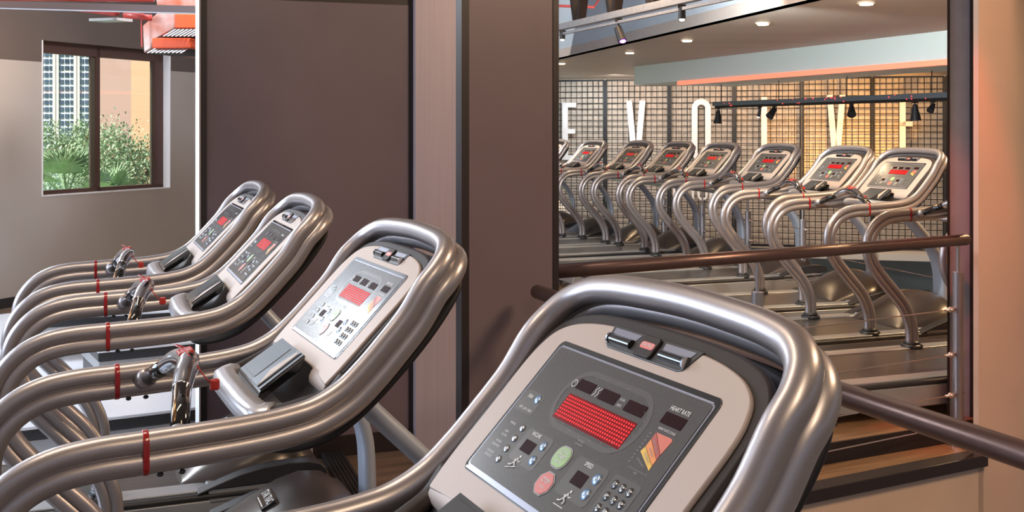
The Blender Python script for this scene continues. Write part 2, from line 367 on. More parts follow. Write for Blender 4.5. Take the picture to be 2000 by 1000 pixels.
    for sx_ in (1, -1):      # silver cheeks curling down into the tray
        bm = bmesh.new(); pr_ = [(-.040, .0028), (-.056, .0022), (-.068, -.002), (-.077, -.011), (-.081, -.024), (-.082, -.050)]
        o_ = [K(.122*sx_, a, b) for a, b in pr_]+[K(.122*sx_, a+.008, b-.008) for a, b in pr_[::-1]]; i_ = [K(.250*sx_, a, b) for a, b in pr_]+[K(.250*sx_, a+.008, b-.008) for a, b in pr_[::-1]]
        slab(bm, o_, i_, None); obj('face_cheek', bm, 'face_paint', head, bevel=.002)
    # reading rack
    bm = bmesh.new(); A = [W(-.118, -.302, -.560), W(.118, -.302, -.560), W(.112, -.200, -.493), W(-.112, -.200, -.493)]; dn = Vector((0, -.01, -.03))
    slab(bm, [a+dn for a in A], A, None); rk = obj('reading_rack', bm, 'gloss_black', head, bevel=.003)
    n_ = Vector((0, -.549, .836)); L = lambda x, t, o: W(x, -.302+.102*t, -.560+.067*t)+n_*o
    bm = bmesh.new(); slab(bm, [L(-.114, .02, .0), L(.114, .02, 0), L(.108, .98, 0), L(-.108, .98, 0)], [L(-.114, .02, .003), L(.114, .02, .003), L(.108, .98, .003), L(-.108, .98, .003)], None)
    slab(bm, [L(-.10, .10, .003), L(.015, .10, .003), L(.012, .92, .003), L(-.095, .92, .003)], [L(-.10, .10, .004), L(.015, .10, .004), L(.012, .92, .004), L(-.095, .92, .004)], None)
    obj('rack_surface', bm, 'rack_film', head, bevel=.001)
    bm = bmesh.new(); slab(bm, [L(.022, .03, .003), L(.094, .03, .003), L(.088, .97, .003), L(.058, .97, .003)], [L(.022, .03, .005), L(.094, .03, .005), L(.088, .97, .005), L(.058, .97, .005)], None); obj('rack_slot', bm, 'gloss_black', head)
    bm = bmesh.new(); slab(bm, [L(.052, .40, .005), L(.09, .03, .005), L(.083, .93, .005), L(.07, .93, .005)], [L(.052, .40, .006), L(.09, .03, .006), L(.083, .93, .006), L(.07, .93, .006)], None); obj('slot_lining', bm, 'face_paint', head)
    # fan vent
    vt = [(-.108, .279), (.114, .279), (.098, .2445), (.088, .241), (-.088, .241), (-.100, .247)]
    bm = bmesh.new(); plate(bm, vt, 0, .0045); obj('fan_vent', bm, 'deck_black', head, bevel=.002)
    for x in (-.064, .066):
        bm = bmesh.new(); plate(bm, [(x-.034, .274), (x+.036, .274), (x+.030, .263), (x-.032, .263)], .0045, .0052); obj('vent_hollow', bm, 'panel_edge', head)
        bm = bmesh.new(); cyl(bm, K(x-.028, .256, .004), K(x+.028, .256, .004), .0075, n=16); obj('vent_roller', bm, 'gloss_black', head, smooth=False, bevel=.001)
        bm = bmesh.new(); q = x-.03 if x < 0 else x+.03; cyl(bm, K(q-.002, .256, .004), K(q+.002, .256, .004), .0088, n=20); obj('roller_cap', bm, 'chrome', head)
    bm = bmesh.new(); plate(bm, rrect(0.002, .260, .042, .034, .006), .004, .009); obj('vent_badge', bm, 'rim_dark', head, bevel=.0015)
    bm = bmesh.new(); plate(bm, rrect(0.004, .2605, .032, .0105, .004), .009, .0095); obj('badge_plate', bm, 'badge_pink', head)
    bm = bmesh.new(); ktext(bm, 'STAR TRAC', .004, .2605, .0072, o=.0099, sx_=.72, bold=True); obj('badge_lettering', bm, 'white_print', head)
    # display panel
    sc = rrect(.0, .1095, .410, .238, .012, 5)
    bm = bmesh.new(); plate(bm, sc, .002, .0040); obj('panel_bezel', bm, 'gloss_black', head, bevel=.001)
    bm = bmesh.new(); plate(bm, rrect(0, .1080, .396, .223, .009, 5), .0038, .0044); plate(bm, rrect(0, -.0055, .390, .004, .0018, 2), .003, .0055); plate(bm, rrect(0, .2185, .385, .003, .001, 2), .003, .005)
    obj('panel_trim', bm, 'panel_edge', head)
    bm = bmesh.new(); plate(bm, rrect(0, .1085, .390, .2165, .007, 5), .004, .0052); obj('display_panel', bm, 'panel_film', head)
    O = .0055
    bm = bmesh.new()       # raised lighter outlines of the track oval and button islands
    def ring(cx, cy, w_, h, r, t):
        a = rrect(cx, cy, w_, h, r, 8); b = rrect(cx, cy, w_-2*t, h-2*t, max(r-t, .001), 8)
        va = [bm.verts.new(K(u, s, O)) for u, s in a]; vb = [bm.verts.new(K(u, s, O)) for u, s in b]; n = len(a)
        for i in range(n): bm.faces.new((va[i], va[(i+1) % n], vb[(i+1) % n], vb[i]))
    ring(0, .152, .222, .098, .049, .0085)
    for cx, cy, w_, h, r in ((-.163, .119, .055, .036, .008), (-.078, .062, .075, .052, .008), (.068, .060, .078, .056, .008), (.148, .048, .060, .084, .006)):
        bm.faces.new([bm.verts.new(K(u, s, O)) for u, s in rrect(cx, cy, w_, h, r, 4)])
    obj('panel_islands', bm, 'panel_light', head)
    bm = bmesh.new(); plate(bm, rrect(.0015, .1365, .178, .041, .001, 2), .005, .0056)
    win = obj('led_window', bm, 'led_field', head)
    bm = bmesh.new()
    for i in range(30):
        for j in range(7):
            x = -.0855+.176*(i+.5)/30; y = .119+.036*(j+.5)/7; h = .0016; a = .0014
            bm.faces.new([bm.verts.new(K(p, q, .0060)) for p, q in ((x-h, y-a), (x+h, y-a), (x+h, y+a), (x-h, y+a))])
    obj('led_matrix', bm, 'led_dot', head)
    for cx, cy, w_, h in ((-.0640, .1748, .043, .0165), (-.0015, .1742, .043, .0175), (.0665, .1738, .045, .017), (.1487, .1788, .045, .0165), (-.0875, .0625, .031, .0185), (.0615, .0605, .0295, .019)):
        bm = bmesh.new(); plate(bm, rrect(cx, cy, w_, h, .0012, 2), .005, .0058); obj('digit_window', bm, 'led_glass', head)
    def button(cx, cy, r, m, name='button'):
        b1 = bmesh.new(); M_ = KM(cx, cy, .0062)
        bmesh.ops.create_cone(b1, cap_ends=True, segments=20, radius1=r, radius2=r*.92, depth=.0014, matrix=KM(cx, cy, .0058)); n0_ = len(b1.faces)
        bmesh.ops.create_uvsphere(b1, u_segments=14, v_segments=6, radius=1, matrix=KM(cx, cy, .0064) @ Matrix.Diagonal((r*.76, r*.76, .0009, 1))); b1.faces.ensure_lookup_table()
        for f in list(b1.faces)[n0_:]: f.material_index = 1
        obj(name, b1, ('button_steel', m), head, smooth=True)
    for cy in (.081, .063, .045, .027): button(-.132, cy, .0060, 'button_steel')
    button(-.148, .128, .0078, 'button_blue'); button(-.056, .0735, .0078, 'button_blue'); button(-.056, .050, .0078, 'button_blue'); button(.0925, .0715, .0085, 'button_blue'); button(.0925, .049, .0085, 'button_blue')
    for r_ in range(4):
        for c_ in range(3): button(.130+.0167*c_, .0772-.0172*r_, .0068, 'key_black', 'keypad_button')
    bm = bmesh.new(); plate(bm, rrect(-.002, .073, .039, .034, .015, 6), .005, .0060); obj('start_button_edge', bm, 'grey_print', head)
    bm = bmesh.new(); plate(bm, rrect(-.002, .073, .034, .029, .012, 6), .006, .0066); obj('start_button', bm, 'green_button', head)
    for sz, o0, o1, nm, m in ((.0205, .005, .006, 'stop_button_edge', 'grey_print'), (.0180, .006, .0066, 'stop_button', 'stop_red')):
        bm = bmesh.new(); plate(bm, [(.003+sz*1.0*math.cos(a), .033+sz*.92*math.sin(a)) for a in [PI/8+PI/4*i for i in range(8)]], o0, o1); obj(nm, bm, m, head)
    # heart rate zone chart
    def quad(nm, m, pts):
        b1 = bmesh.new(); plate(b1, pts, .005, .0057); obj(nm, b1, m, head)
    quad('zone_bar', 'zone_yellow', [(.1310, .1274), (.1336, .1352), (.1672, .1174), (.1681, .1107)])
    quad('zone_bar', 'zone_orange', [(.1336, .1360), (.1340, .1464), (.1676, .1260), (.1672, .1181)])
    quad('zone_bar', 'zone_red', [(.1340, .1471), (.1343, .1568), (.1674, .1338), (.1676, .1267)])
    quad('zone_bar', 'zone_coral', [(.1350, .1572), (.1645, .1576), (.1693, .1569), (.1713, .1546), (.1680, .1342)])
    # lettering
    def t(s_, u, s, z, **k):
        b1 = bmesh.new(); ktext(b1, s_, u, s, z, o=k.pop('o', .0062), **k); obj('label_lettering', b1, 'white_print', head)
    t('HEART RATE', .149, .1935, .0085, sx_=.85, bold=True); t('HEART RATE ZONES', .151, .1635, .0050, sx_=.8)
    t('FAN', -.1700, .1275, .0088, sx_=.8, bold=True); t('OFF  LOW  HIGH', -.160, .1075, .0062, sx_=.8); t('INCLINE', -.0870, .0825, .0082, sx_=.8, bold=True); t('SPEED', .0615, .0815, .0085, sx_=.85, bold=True)
    t('KCAL', .0325, .1775, .0055, sx_=.85); t('METS', .0325, .1685, .0055, sx_=.85)
    t('MANUAL', -.1615, .081, .0052, sx_=.8)
    t('BURN', -.1615, .0665, .0048, sx_=.8); t('CALORIES', -.1615, .0600, .0048, sx_=.8); t('INCREASE', -.1625, .0485, .0048, sx_=.8); t('ENDURANCE', -.1625, .0420, .0048, sx_=.8)
    t('ADVANCED', -.1630, .0305, .0048, sx_=.8); t('WORKOUTS', -.1630, .0240, .0048, sx_=.8)
    t('QUICK', -.002, .0815, .0082, o=.0070, sx_=.85); t('START', -.002, .0735, .0095, o=.0070, sx_=.85, bold=True); t('RESUME', -.002, .0655, .0052, o=.0070, sx_=.85)
    t('STOP', .003, .0365, .0095, o=.0070, sx_=.85, bold=True); t('PAUSE', .003, .0275, .0052, o=.0070, sx_=.85)
    for i, ch in enumerate('123456789<0>'): t(ch, .130+.0167*(i % 3), .0772-.0172*(i//3), .0082, o=.0076, bold=True)
    t('+', .0925, .0715, .009, o=.0076, bold=True); t('-', .0925, .049, .009, o=.0076, bold=True); t('+', -.056, .0735, .009, o=.0076, bold=True); t('-', -.056, .050, .009, o=.0076, bold=True)
    # clock icon, distance icon, climbing and running figures
    def stroke(pts, w_, o=.0062):
        for (a, b), (c, d) in zip(pts[:-1], pts[1:]):
            L_ = math.hypot(c-a, d-b) or 1; nx, ny = -(d-b)/L_*w_/2, (c-a)/L_*w_/2
            bm.faces.new([bm.verts.new(K(*q, o)) for q in ((a+nx, b+ny), (a-nx, b-ny), (c-nx, d-ny), (c+nx, d+ny))])
    bm = bmesh.new()
    stroke([(-.093+.006*math.cos(a/8*2*PI), .1725+.006*math.sin(a/8*2*PI)) for a in range(9)], .0012); stroke([(-.093, .1725), (-.093, .176)], .001)
    obj('clock_icon', bm, 'white_print', head); bm = bmesh.new()
    stroke([(-.037, .166), (-.033, .171), (-.036, .176), (-.031, .181)], .0013); stroke([(-.030, .166), (-.026, .171), (-.029, .176), (-.024, .181)], .0013)
    obj('distance_icon', bm, 'white_print', head)
    def figure(x, y, k, slope):
        nonlocal bm
        bm = bmesh.new()
        dot = [(x+.010*k+.0022*k*math.cos(a), y+.020*k+.0022*k*math.sin(a)) for a in [i*PI/4 for i in range(8)]]
        bm.faces.new([bm.verts.new(K(*q, .0062)) for q in dot])
        stroke([(x+.008*k, y+.017*k), (x+.004*k, y+.009*k)], .0034*k); stroke([(x+.008*k, y+.015*k), (x+.013*k, y+.012*k), (x+.017*k, y+.014*k)], .0015*k)
        stroke([(x+.007*k, y+.015*k), (x+.001*k, y+.012*k)], .0015*k); stroke([(x+.004*k, y+.009*k), (x+.010*k, y+.006*k), (x+.009*k, y+.001*k)], .002*k)
        stroke([(x+.004*k, y+.009*k), (x+.0*k, y+.004*k), (x-.006*k, y+.003*k)], .002*k); stroke([(x-.008*k, y-.003*k), (x+.016*k, y-.003*k+slope*k)], .0012*k)
        obj('exercise_figure_icon', bm, 'white_print', head)
    figure(-.096, .026, 1.0, .008); figure(.055, .022, 1.0, 0)
    bm = bmesh.new()
    for i in range(9): ktext(bm, str(60+12*i), .1255, .1104+.0053*i, .0034, o=.0062)
    for i in range(10): ktext(bm, str(10*(i+1)), .1302+.0043*i, .1042, .0026, o=.0062)
    ktext(bm, 'AGE', .150, .1006, .0036, o=.0062); ktext(bm, '1/4 MILE', .012, .1035, .0045, o=.0062); ktext(bm, 'OR 400 M', .012, .0985, .0042, o=.0062)
    r_ = -.49; ktext(bm, 'LOW INTENSITY', .1450, .1148, .0040, o=.0062, rot=-.34, sx_=.75)
    ktext(bm, 'MODERATE', .150, .1232, .0048, o=.0064, rot=r_, sx_=.85); ktext(bm, 'AEROBIC', .151, .1316, .0048, o=.0064, rot=r_, sx_=.85); ktext(bm, 'CARDIOVASCULAR', .1505, .1410, .0042, o=.0064, rot=-.56, sx_=.75)
    for k in range(24):
        a = k/24*2*PI; ktext(bm, '>', .0+.103*math.cos(a), .152+.0445*math.sin(a), .004, o=.0062, rot=a+PI/2)
    obj('small_print', bm, 'grey_print', head)
    # ---- grip bar with stop button
    for sx_ in (-1, 1):
        bm = bmesh.new(); cyl(bm, W(.318*sx_, -.500, -.606), W(.268*sx_, -.488, -.590), .025, .0215, 20); obj('grip_mount', bm, 'silver_paint', root, smooth=True)
    for sx_ in (-1, 1):
        bm = bmesh.new(); cyl(bm, W(.268*sx_, -.488, -.590), W(.115*sx_, -.462, -.533), .0190, n=24); g_ = obj('hand_grip', bm, 'gloss_black', root, smooth=True)
        bm = bmesh.new(); d = Vector((0, -.6, .8)); a0 = W(.255*sx_, -.486, -.585); a1 = W(.13*sx_, -.465, -.539)
        pa = [a0+Vector((0, -.010, .0135)), a1+Vector((0, -.010, .0135))]; tube(bm, pa, .0050, 8)
        obj('grip_sensor', bm, 'grip_metal', g_, smooth=True)
    bm = bmesh.new()
    pth = smooth_path([W(-.128, -.465, -.538), W(-.115, -.462, -.533), W(-.08, -.452, -.517), W(-.04, -.440, -.507), W(0, -.436, -.504), W(.04, -.440, -.507), W(.08, -.452, -.517), W(.115, -.462, -.533), W(.128, -.465, -.538)], 5)
    n = len(pth); sweep(bm, pth, circ(.0205, 20), (0, 0, 1), scale=[1+.22*math.sin(PI*i/(n-1))**2 for i in range(n)])
    gbar = obj('grip_bar', bm, 'chrome', root, smooth=True)
    bm = bmesh.new(); T_ = Matrix.Translation(W(0, -.440, -.4875)) @ Matrix.Rotation(.25, 4, 'X') @ Matrix.Diagonal((.046, .034, .016, 1))
    r = bmesh.ops.create_cube(bm, size=1, matrix=T_); obj('stop_button', bm, 'red_plastic', gbar, bevel=.004)
    bm = bmesh.new(); tube(bm, smooth_path([W(-.05, -.435, -.485), W(-.03, -.455, -.474), W(.0, -.46, -.470), W(.03, -.448, -.474), W(.06, -.43, -.495), W(.075, -.415, -.52), W(.078, -.40, -.540)], 5), .0016, 8); obj('safety_cord', bm, 'red_plastic', root, smooth=True)
    bm = bmesh.new(); box(bm, W(.078, -.39, -.545), (.013, .020, .024)); obj('safety_clip', bm, 'red_plastic', root, bevel=.004)
    # ---- deck
    bm = bmesh.new()
    shape = [(-.40, -1.80), (.40, -1.80), (.40, .20), (.39, .25), (.355, .285), (.29, .30), (-.29, .30), (-.355, .285), (-.39, .25), (-.40, .20)]
    prism(bm, shape, .06, .172); dk = obj('deck_base', bm, 'deck_silver', root, bevel=.008)
    bm = bmesh.new(); prism(bm, [(x*1.012, y*1.003) for x, y in shape], .172, .198); obj('deck_cap', bm, 'deck_black', dk, bevel=.012, seg=3)
    bm = bmesh.new(); prism(bm, [(x, y) for x, y in shape if y > 0]+[(-.40, -.16), (.40, -.16)], .15, .214); obj('nose_box', bm, 'deck_silver', dk, bevel=.008)
    bm = bmesh.new(); sp = [(-.20, .204), (-.12, .232), (-.04, .258), (.05, .276), (.15, .284), (.23, .280), (.275, .268), (.298, .245), (.304, .218), (-.14, .212), (-.20, .195)]
    slab(bm, [Vector((-.408, y, z)) for y, z in sp], [Vector((-.34, y, z)) for y, z in sp], None); slab(bm, [Vector((.34, y, z)) for y, z in sp], [Vector((.408, y, z)) for y, z in sp], None)
    sp2 = [q for q in sp if q[0] > -.05]; slab(bm, [Vector((-.35, y-.002, z-.01)) for y, z in sp2], [Vector((.35, y-.002, z-.01)) for y, z in sp2], None)
    obj('nose_shroud', bm, 'deck_black', dk, bevel=.012, seg=3)
    bm = bmesh.new()
    box(bm, (.325, -.93, .200), (.105, 1.72, .012)); obj('side_rail', bm, 'deck_silver', root, bevel=.004)
    bm = bmesh.new(); box(bm, (-.325, -.93, .200), (.105, 1.72, .012)); obj('side_rail', bm, 'deck_silver', root, bevel=.004)
    bm = bmesh.new(); box(bm, (0, -.80, .197), (.53, 1.98, .006)); obj('running_belt', bm, 'belt', root)
    bm = bmesh.new()
    for x in (-.34, .34):
        for y in (-1.6, .3): cyl(bm, (x, y, 0), (x, y, .02), .035, n=16); cyl(bm, (x, y, .02), (x, y, .07), .012, n=10)
    obj('levelling_feet', bm, 'deck_black', root)
    # ---- motor hood
    bm = bmesh.new(); vs = [-.26, -.24, -.19, -.13, -.06, .02, .09, .16, .22, .265, .29]; hz = [.002, .022, .065, .108, .150, .190, .212, .205, .165, .11, .05]; rings = []
    for v, h in zip(vs, hz):
        wdt = .25+.10*min(1, max(0, (v+.26)/.26))-(0 if v < .15 else (v-.15)*.5); rr = []
        for k in range(17):
            a = PI*k/16; rr.append(Vector((wdt*math.cos(a), v, .195+h*math.sin(a)**.75)))
        rings.append(rr)
    R = [[bm.verts.new(p) for p in r] for r in rings]
    for i in range(len(R)-1):
        for k in range(16): bm.faces.new((R[i][k], R[i][k+1], R[i+1][k+1], R[i+1][k]))
    for r in (R[0], R[-1]): bm.faces.new(r)
    hd = obj('motor_hood', bm, 'hood', root, smooth=True)
    slope = Vector((0, .09, .052)).normalized(); nn = Vector((0, -slope.z, slope.y)); c0 = Vector((0, -.050, .195+.158))
    H = lambda x, y, o: c0+Vector((x, 0, 0))+slope*y+nn*o
    bm = bmesh.new(); slab(bm, [H(u, s, -.012) for u, s in rrect(0, 0, .13, .062, .012, 4)], [H(u, s, .006) for u, s in rrect(0, 0, .13, .062, .012, 4)], None); obj('hood_badge', bm, 'gloss_black', hd, bevel=.002)
    bm = bmesh.new()
    V, Fc = text_verts('STAR TRAC', .030, 'CENTER', True); vs_ = [bm.verts.new(H(x*.78, y*1.3+.006, .0075)) for x, y, z in V]
    for f in Fc:
        try: bm.faces.new([vs_[i] for i in f])
        except ValueError: pass
    box(bm, (0, -.022, .007), (.10, .004, .001), M=Matrix.Translation(c0) @ Matrix(((1, 0, 0, 0), (0, slope.y, nn.y, 0), (0, slope.z, nn.z, 0), (0, 0, 0, 1))))
    obj('hood_lettering', bm, 'white_print', hd)
    return root
def copy_tree(o, parent=None, skip=()):
    c = o.copy(); COL.objects.link(c)
    if parent: c.parent = parent
    for ch in list(o.children):
        if ch.name.split('.')[0] in skip: continue
        copy_tree(ch, c, skip)
    return c
TINY = ('label_lettering', 'small_print', 'badge_lettering', 'screw_heads', 'hood_lettering', 'hood_badge')
proto = make_treadmill()
machines = [
 ((.160, 1.473), 25.2, 0, 'treadmill nearest the camera, its grey console filling the bottom right foreground'),
 ((-.315, 2.575), 24.4, 0, 'second nearest treadmill in the near row, red-corded stop button, before the grey pilaster'),
 ((-.782, 3.706), 21.0, 0, 'third nearest treadmill of the near row, directly behind the second nearest one'),
 ((-1.172, 4.647), 21.6, 0, 'farthest treadmill of the near row, console top closest to the window wall'),
 ((3.012, 6.432), 19.9, .1, 'gallery treadmill at the opening right jamb, console hidden, nearest the gallery handrail'),
 ((2.685, 7.456), 19.9, .1, 'rightmost gallery treadmill whose console shows, in front of the last glowing letter E'),
 ((2.593, 8.594), 17.5, .1, 'gallery treadmill in front of the second letter V'),
 ((2.438, 10.178), 21.0, .1, 'gallery treadmill in front of the letter L'),
 ((2.107, 11.229), 21.0, .1, 'gallery treadmill just right of the letter O'),
 ((1.827, 12.28), 20.6, .1, 'gallery treadmill between the letters V and O'),
 ((1.465, 13.08), 21.5, .1, 'gallery treadmill under the first letter V'),
 ((.992, 13.874), 22.0, .1, 'farthest gallery treadmill whose console shows, beside the first letter E'),
 ((.56, 14.80), 22.0, .1, 'gallery treadmill half hidden by the dark left jamb, only rails showing')]
for i, ((x, y), a, z, lab) in enumerate(machines):
    o = proto if i == 0 else copy_tree(proto, skip=(TINY if i > 3 else ()))
    o.location = (x, y, z); o.rotation_euler = (0, 0, math.radians(a)-PI/2)
    tag(o, lab, 'treadmill', 'treadmills in the near row' if i < 4 else 'treadmills in the gallery row')

# ------------------------------------------------------------ helpers for placing world geometry
def wallrun(bm, p, q, z0, z1, t, side=1):      # vertical slab from p to q, thickness t on the left (side=1)
    p = Vector((*p, 0)); q = Vector((*q, 0)); d = (q-p).normalized(); n = Vector((-d.y, d.x, 0))*side*t
    prism(bm, [(p.x, p.y), (q.x, q.y), (q.x+n.x, q.y+n.y), (p.x+n.x, p.y+n.y)], z0, z1)
def PX(x, Z): return (x-1000)/2132.5*Z
def PZ(y, Z): return EYE-(y-254.9)/2132.5*Z

WA = Vector((-4.54, 9.89)); WDr = Vector((.4300, .9028)); WN = Vector((-WDr.y, WDr.x))   # outward (left-back)
def ww(s, off=0): p = WA+WDr*s; q = p+WN*off; return (q.x, q.y)

# floors
bm = bmesh.new(); prism(bm, [(.30, 4.28), (2.97, -3.3), (-9, -3.3), ww(-9, .14), ww(5.0, .14), (-1.0, 13), (-1.3, 5.8), (.2, 5.9)], -.25, 0); struct('floor', bm, 'floor_wood')
WD = Vector((.884, .468)); WP = Vector((.18, 4.24))         # opening wall line
def wl(s, off=0): p = WP+WD*s; return (p.x-WD.y*off, p.y+WD.x*off)
bm = bmesh.new(); prism(bm, [wl(0, .02), wl(2.45, .02), (2.6, 5.6), (3.75, 6.4), (1.4, 15.0), (.3, 16), (-.2, 6)], -.2, 0); struct('floor_gallery', bm, 'gallery_wood')
bm = bmesh.new(); r0 = Vector((1.56, 5.27)); rd = Vector((.90, .436)); q0 = r0-rd*1.6; q1 = r0+rd*2.2
prism(bm, [tuple(q0), tuple(q0.lerp(q1, .93)), (3.78, 6.45), (1.45, 14.9), (.6, 16.4), (-.8, 16.2)], 0, .10); struct('floor_platform', bm, ['gallery_wood'])
bm = bmesh.new(); wallrun(bm, tuple(q0-Vector((-.436, .90))*.012), tuple(q1-Vector((-.436, .90))*.012), 0, .098, .01); struct('trim_1', bm, 'brace_dark')
bm = bmesh.new(); prism(bm, [(4.2, -3.3), (-9, -3.3), ww(-9, .14), ww(5.0, .14), (-.9, 12), (.9, 12), (2.6, 5.0)], 3.7, 3.85); struct('ceiling_near', bm, 'ceiling_brown')
bm = bmesh.new(); prism(bm, [(4.2, -3.3), (2.6, 5.0), (.9, 12), (.6, 20), (9, 20), (9, -3.3)], 4.2, 4.3); struct('ceiling_high', bm, 'ceiling_green')
bm = bmesh.new(); prism(bm, [(-1.55, 5.5), (-1.9, 4.7), (-6.6, 4.7), ww(-.9, -.03), ww(-.15, -.35), (-2.1, 9.2)], 0, .006); struct('floor_glare', bm, 'pale_glare_and_pad')  # thin sheet over the wood, window glare put into its colour
# dark threshold below the opening
bm = bmesh.new(); wallrun(bm, wl(0, -.03), wl(2.42, -.03), -.045, .012, .10); struct('trim_2', bm, 'jamb_dark', bevel=.004)
# opening wall (W): below, right of, and above
bm = bmesh.new(); wallrun(bm, wl(-.42, 0), wl(2.42, 0), -3.2, -.05, .2); wallrun(bm, wl(2.385, 0), wl(7.5, 0), -3.2, 4.2, .03); struct('wall_right', bm, 'wall_tan')
bm = bmesh.new(); wallrun(bm, wl(-.42, 0), wl(2.42, 0), 2.9, 4.2, .28); struct('wall_above_opening', bm, 'panel_brown')
# dark panel 2 and black jamb strips
s1 = 0.0
bm = bmesh.new(); wallrun(bm, wl(-.385, 0), wl(-.025, 0), -.05, 4.2, .05); struct('wall_panel_2', bm, 'panel_brown')
bm = bmesh.new(); wallrun(bm, wl(-.025, -.004), wl(.0, -.004), -.05, 4.2, .05); struct('trim_3', bm, 'jamb_dark')
bm = bmesh.new(); wallrun(bm, wl(-.415, .0), wl(-.383, .0), -.05, 4.2, .05); struct('trim_4', bm, 'jamb_dark')
# panel wall 1, pilaster, baseboard
PD = Vector((.9426, .3338)); PP = Vector((-1.473, 5.15))
def pl(s, off=0): p = PP+PD*s; return (p.x-PD.y*off, p.y+PD.x*off)
# length so that right end is at x=800 px
bm = bmesh.new(); wallrun(bm, pl(.03, 0), pl(1.015, 0), .0, 2.23, .10); struct('wall_panel_1', bm, 'panel_brown')
bm = bmesh.new(); wallrun(bm, pl(0, -.006), pl(.032, -.006), 0, 3.4, .11); struct('trim_5', bm, 'jamb_dark')
bm = bmesh.new(); wallrun(bm, pl(1.012, -.005), pl(1.035, -.005), 0, 3.4, .12); struct('trim_6', bm, 'jamb_dark')
bm = bmesh.new(); wallrun(bm, pl(0, -.002), pl(1.03, -.002), 2.23, 3.4, .12); struct('trim_7', bm, 'jamb_dark')
bm = bmesh.new(); wallrun(bm, pl(.0, -.014), pl(1.03, -.014), 0, .10, .02); struct('baseboard_panel', bm, 'jamb_dark')
bm = bmesh.new(); wallrun(bm, pl(1.034, -.05), pl(1.55, -.05), 0, 4.2, .3); struct('wall_pilaster', bm, 'pilaster')
# grey column behind gallery handrail
bm = bmesh.new(); cxp = 5.72; prism(bm, [(PX(1853, cxp), cxp), (PX(1898, cxp), cxp+.01), (PX(1898, cxp)+.02, cxp+.05), (PX(1853, cxp)+.04, cxp+.05)], -.1, 4.2)
struct('wall_column', bm, 'jamb_grey')
bm = bmesh.new(); prism(bm, [(PX(1848.5, cxp), cxp-.01), (PX(1853.5, cxp), cxp-.01), (PX(1853.5, cxp)+.03, cxp+.05), (PX(1848.5, cxp)+.03, cxp+.05)], -.1, 4.2); prism(bm, [(PX(1895.5, cxp), cxp-.01), (PX(1912, cxp), cxp-.01), (PX(1912, cxp), cxp+.04), (PX(1895.5, cxp), cxp+.04)], -.1, 4.2); struct('trim_8', bm, 'jamb_dark')

# ------------------------------------------------------------ guard rails
def guard(name, A, B, z, r, posts, label, cables, ext_lo=0., post_r=.033, mpipe='brown_pipe', zb=0, cap=True):
    root = empty(name, ((A[0]+B[0])/2, (A[1]+B[1])/2, zb)); c = Vector(root.location)
    a = Vector((*A, z))-c; b = Vector((*B, z))-c; d = (b-a).normalized()
    bm = bmesh.new(); cyl(bm, a, b, r, n=32); ball(bm, a, r, 24); ball(bm, b, r, 24); obj('handrail', bm, mpipe, root, smooth=True)
    for t in posts:
        p = a.lerp(b, t); bm = bmesh.new(); cyl(bm, (p.x, p.y, p.z), (p.x, p.y, p.z-.17), .0085, n=12); cyl(bm, (p.x, p.y, p.z-.16), (p.x, p.y, zb-c.z+.012), post_r, n=24); cyl(bm, (p.x, p.y, 0), (p.x, p.y, .014), .06, n=24)
        po = obj('post', bm, 'post_steel', root, smooth=False, bevel=.002)
        for h in cables: bm = bmesh.new(); ball(bm, (p.x-d.x*.055, p.y-d.y*.055, h-c.z), (.02, .02, .016), 10); cyl(bm, (p.x, p.y, h-c.z), (p.x-d.x*.10, p.y-d.y*.10, h-c.z), .007, n=8); obj('cable_anchor', bm, 'steel_bright', po, smooth=True)
    for h in cables:
        bm = bmesh.new(); cyl(bm, (a.x, a.y, h-c.z), (b.x, b.y, h-c.z), .0035, n=8); obj('cable', bm, 'steel_bright', root)
    tag(root, label, 'guard rail'); return root
guard('guard_rail', (.095, 4.06), (1.9, -.27), 1.0, .0265, (.02, .62), 'thick brown handrail running behind the nearest console towards the right edge', (.12, .40, .68))
guard('guard_rail', (.13, 4.31), (2.325, 5.60), 1.04, .0285, (.44, .978), 'brown gallery handrail glowing red at its right end, crossing in front of the gallery treadmills', (.10, .255, .46, .69), post_r=.027)
guard('guard_rail', (3.62, 6.5), (1.35, 14.6), .95, .022, (.055, .18, .303, .427, .551, .675, .8, .925), 'slim grey rail with cables on the far side of the gallery treadmills', (.3, .5, .7), mpipe='post_steel', zb=.1, post_r=.03)

# ------------------------------------------------------------ gallery wall, mesh grid, letters
gA = Vector((PX(1085, 19.0), 19.0)); gB = Vector((PX(1960, 17.2), 17.2)); gd = (gB-gA).normalized(); gn = Vector((gd.y, -gd.x))
def gpt(xpx, off=0):       # point of the wall line seen at pixel column xpx
    k = (xpx-1000)/2132.5; # gA + t gd : x = k y
    t = (k*gA.y-gA.x)/(gd.x-k*gd.y); p = gA+gd*t+gn*off; return p
def g3(xpx, ypx, off=0):
    p = gpt(xpx); z = PZ(ypx, p.y); p = p+gn*off; return Vector((p.x, p.y, z))
bm = bmesh.new(); a = gpt(1040); b = gpt(2010); wallrun(bm, tuple(a), tuple(b), -.35, 3.2, .2); struct('wall_gallery', bm, 'gallery_wall')
def bar(bm, p, q, t, d=None, dep=.02):      # flat bar on the wall between two points
    p = Vector(p); q = Vector(q); ax = (q-p).normalized(); n3 = Vector((gn.x, gn.y, 0)); sd = ax.cross(n3).normalized()*t/2; n3 = n3*dep
    slab(bm, [p+sd, p-sd, q-sd, q+sd], [p+sd+n3, p-sd+n3, q-sd+n3, q+sd+n3], None)
TOPZ = EYE+.86; BOTZ = -.30
posts_px = [1062, 1183, 1308, 1434, 1566, 1703, 1845, 1985]
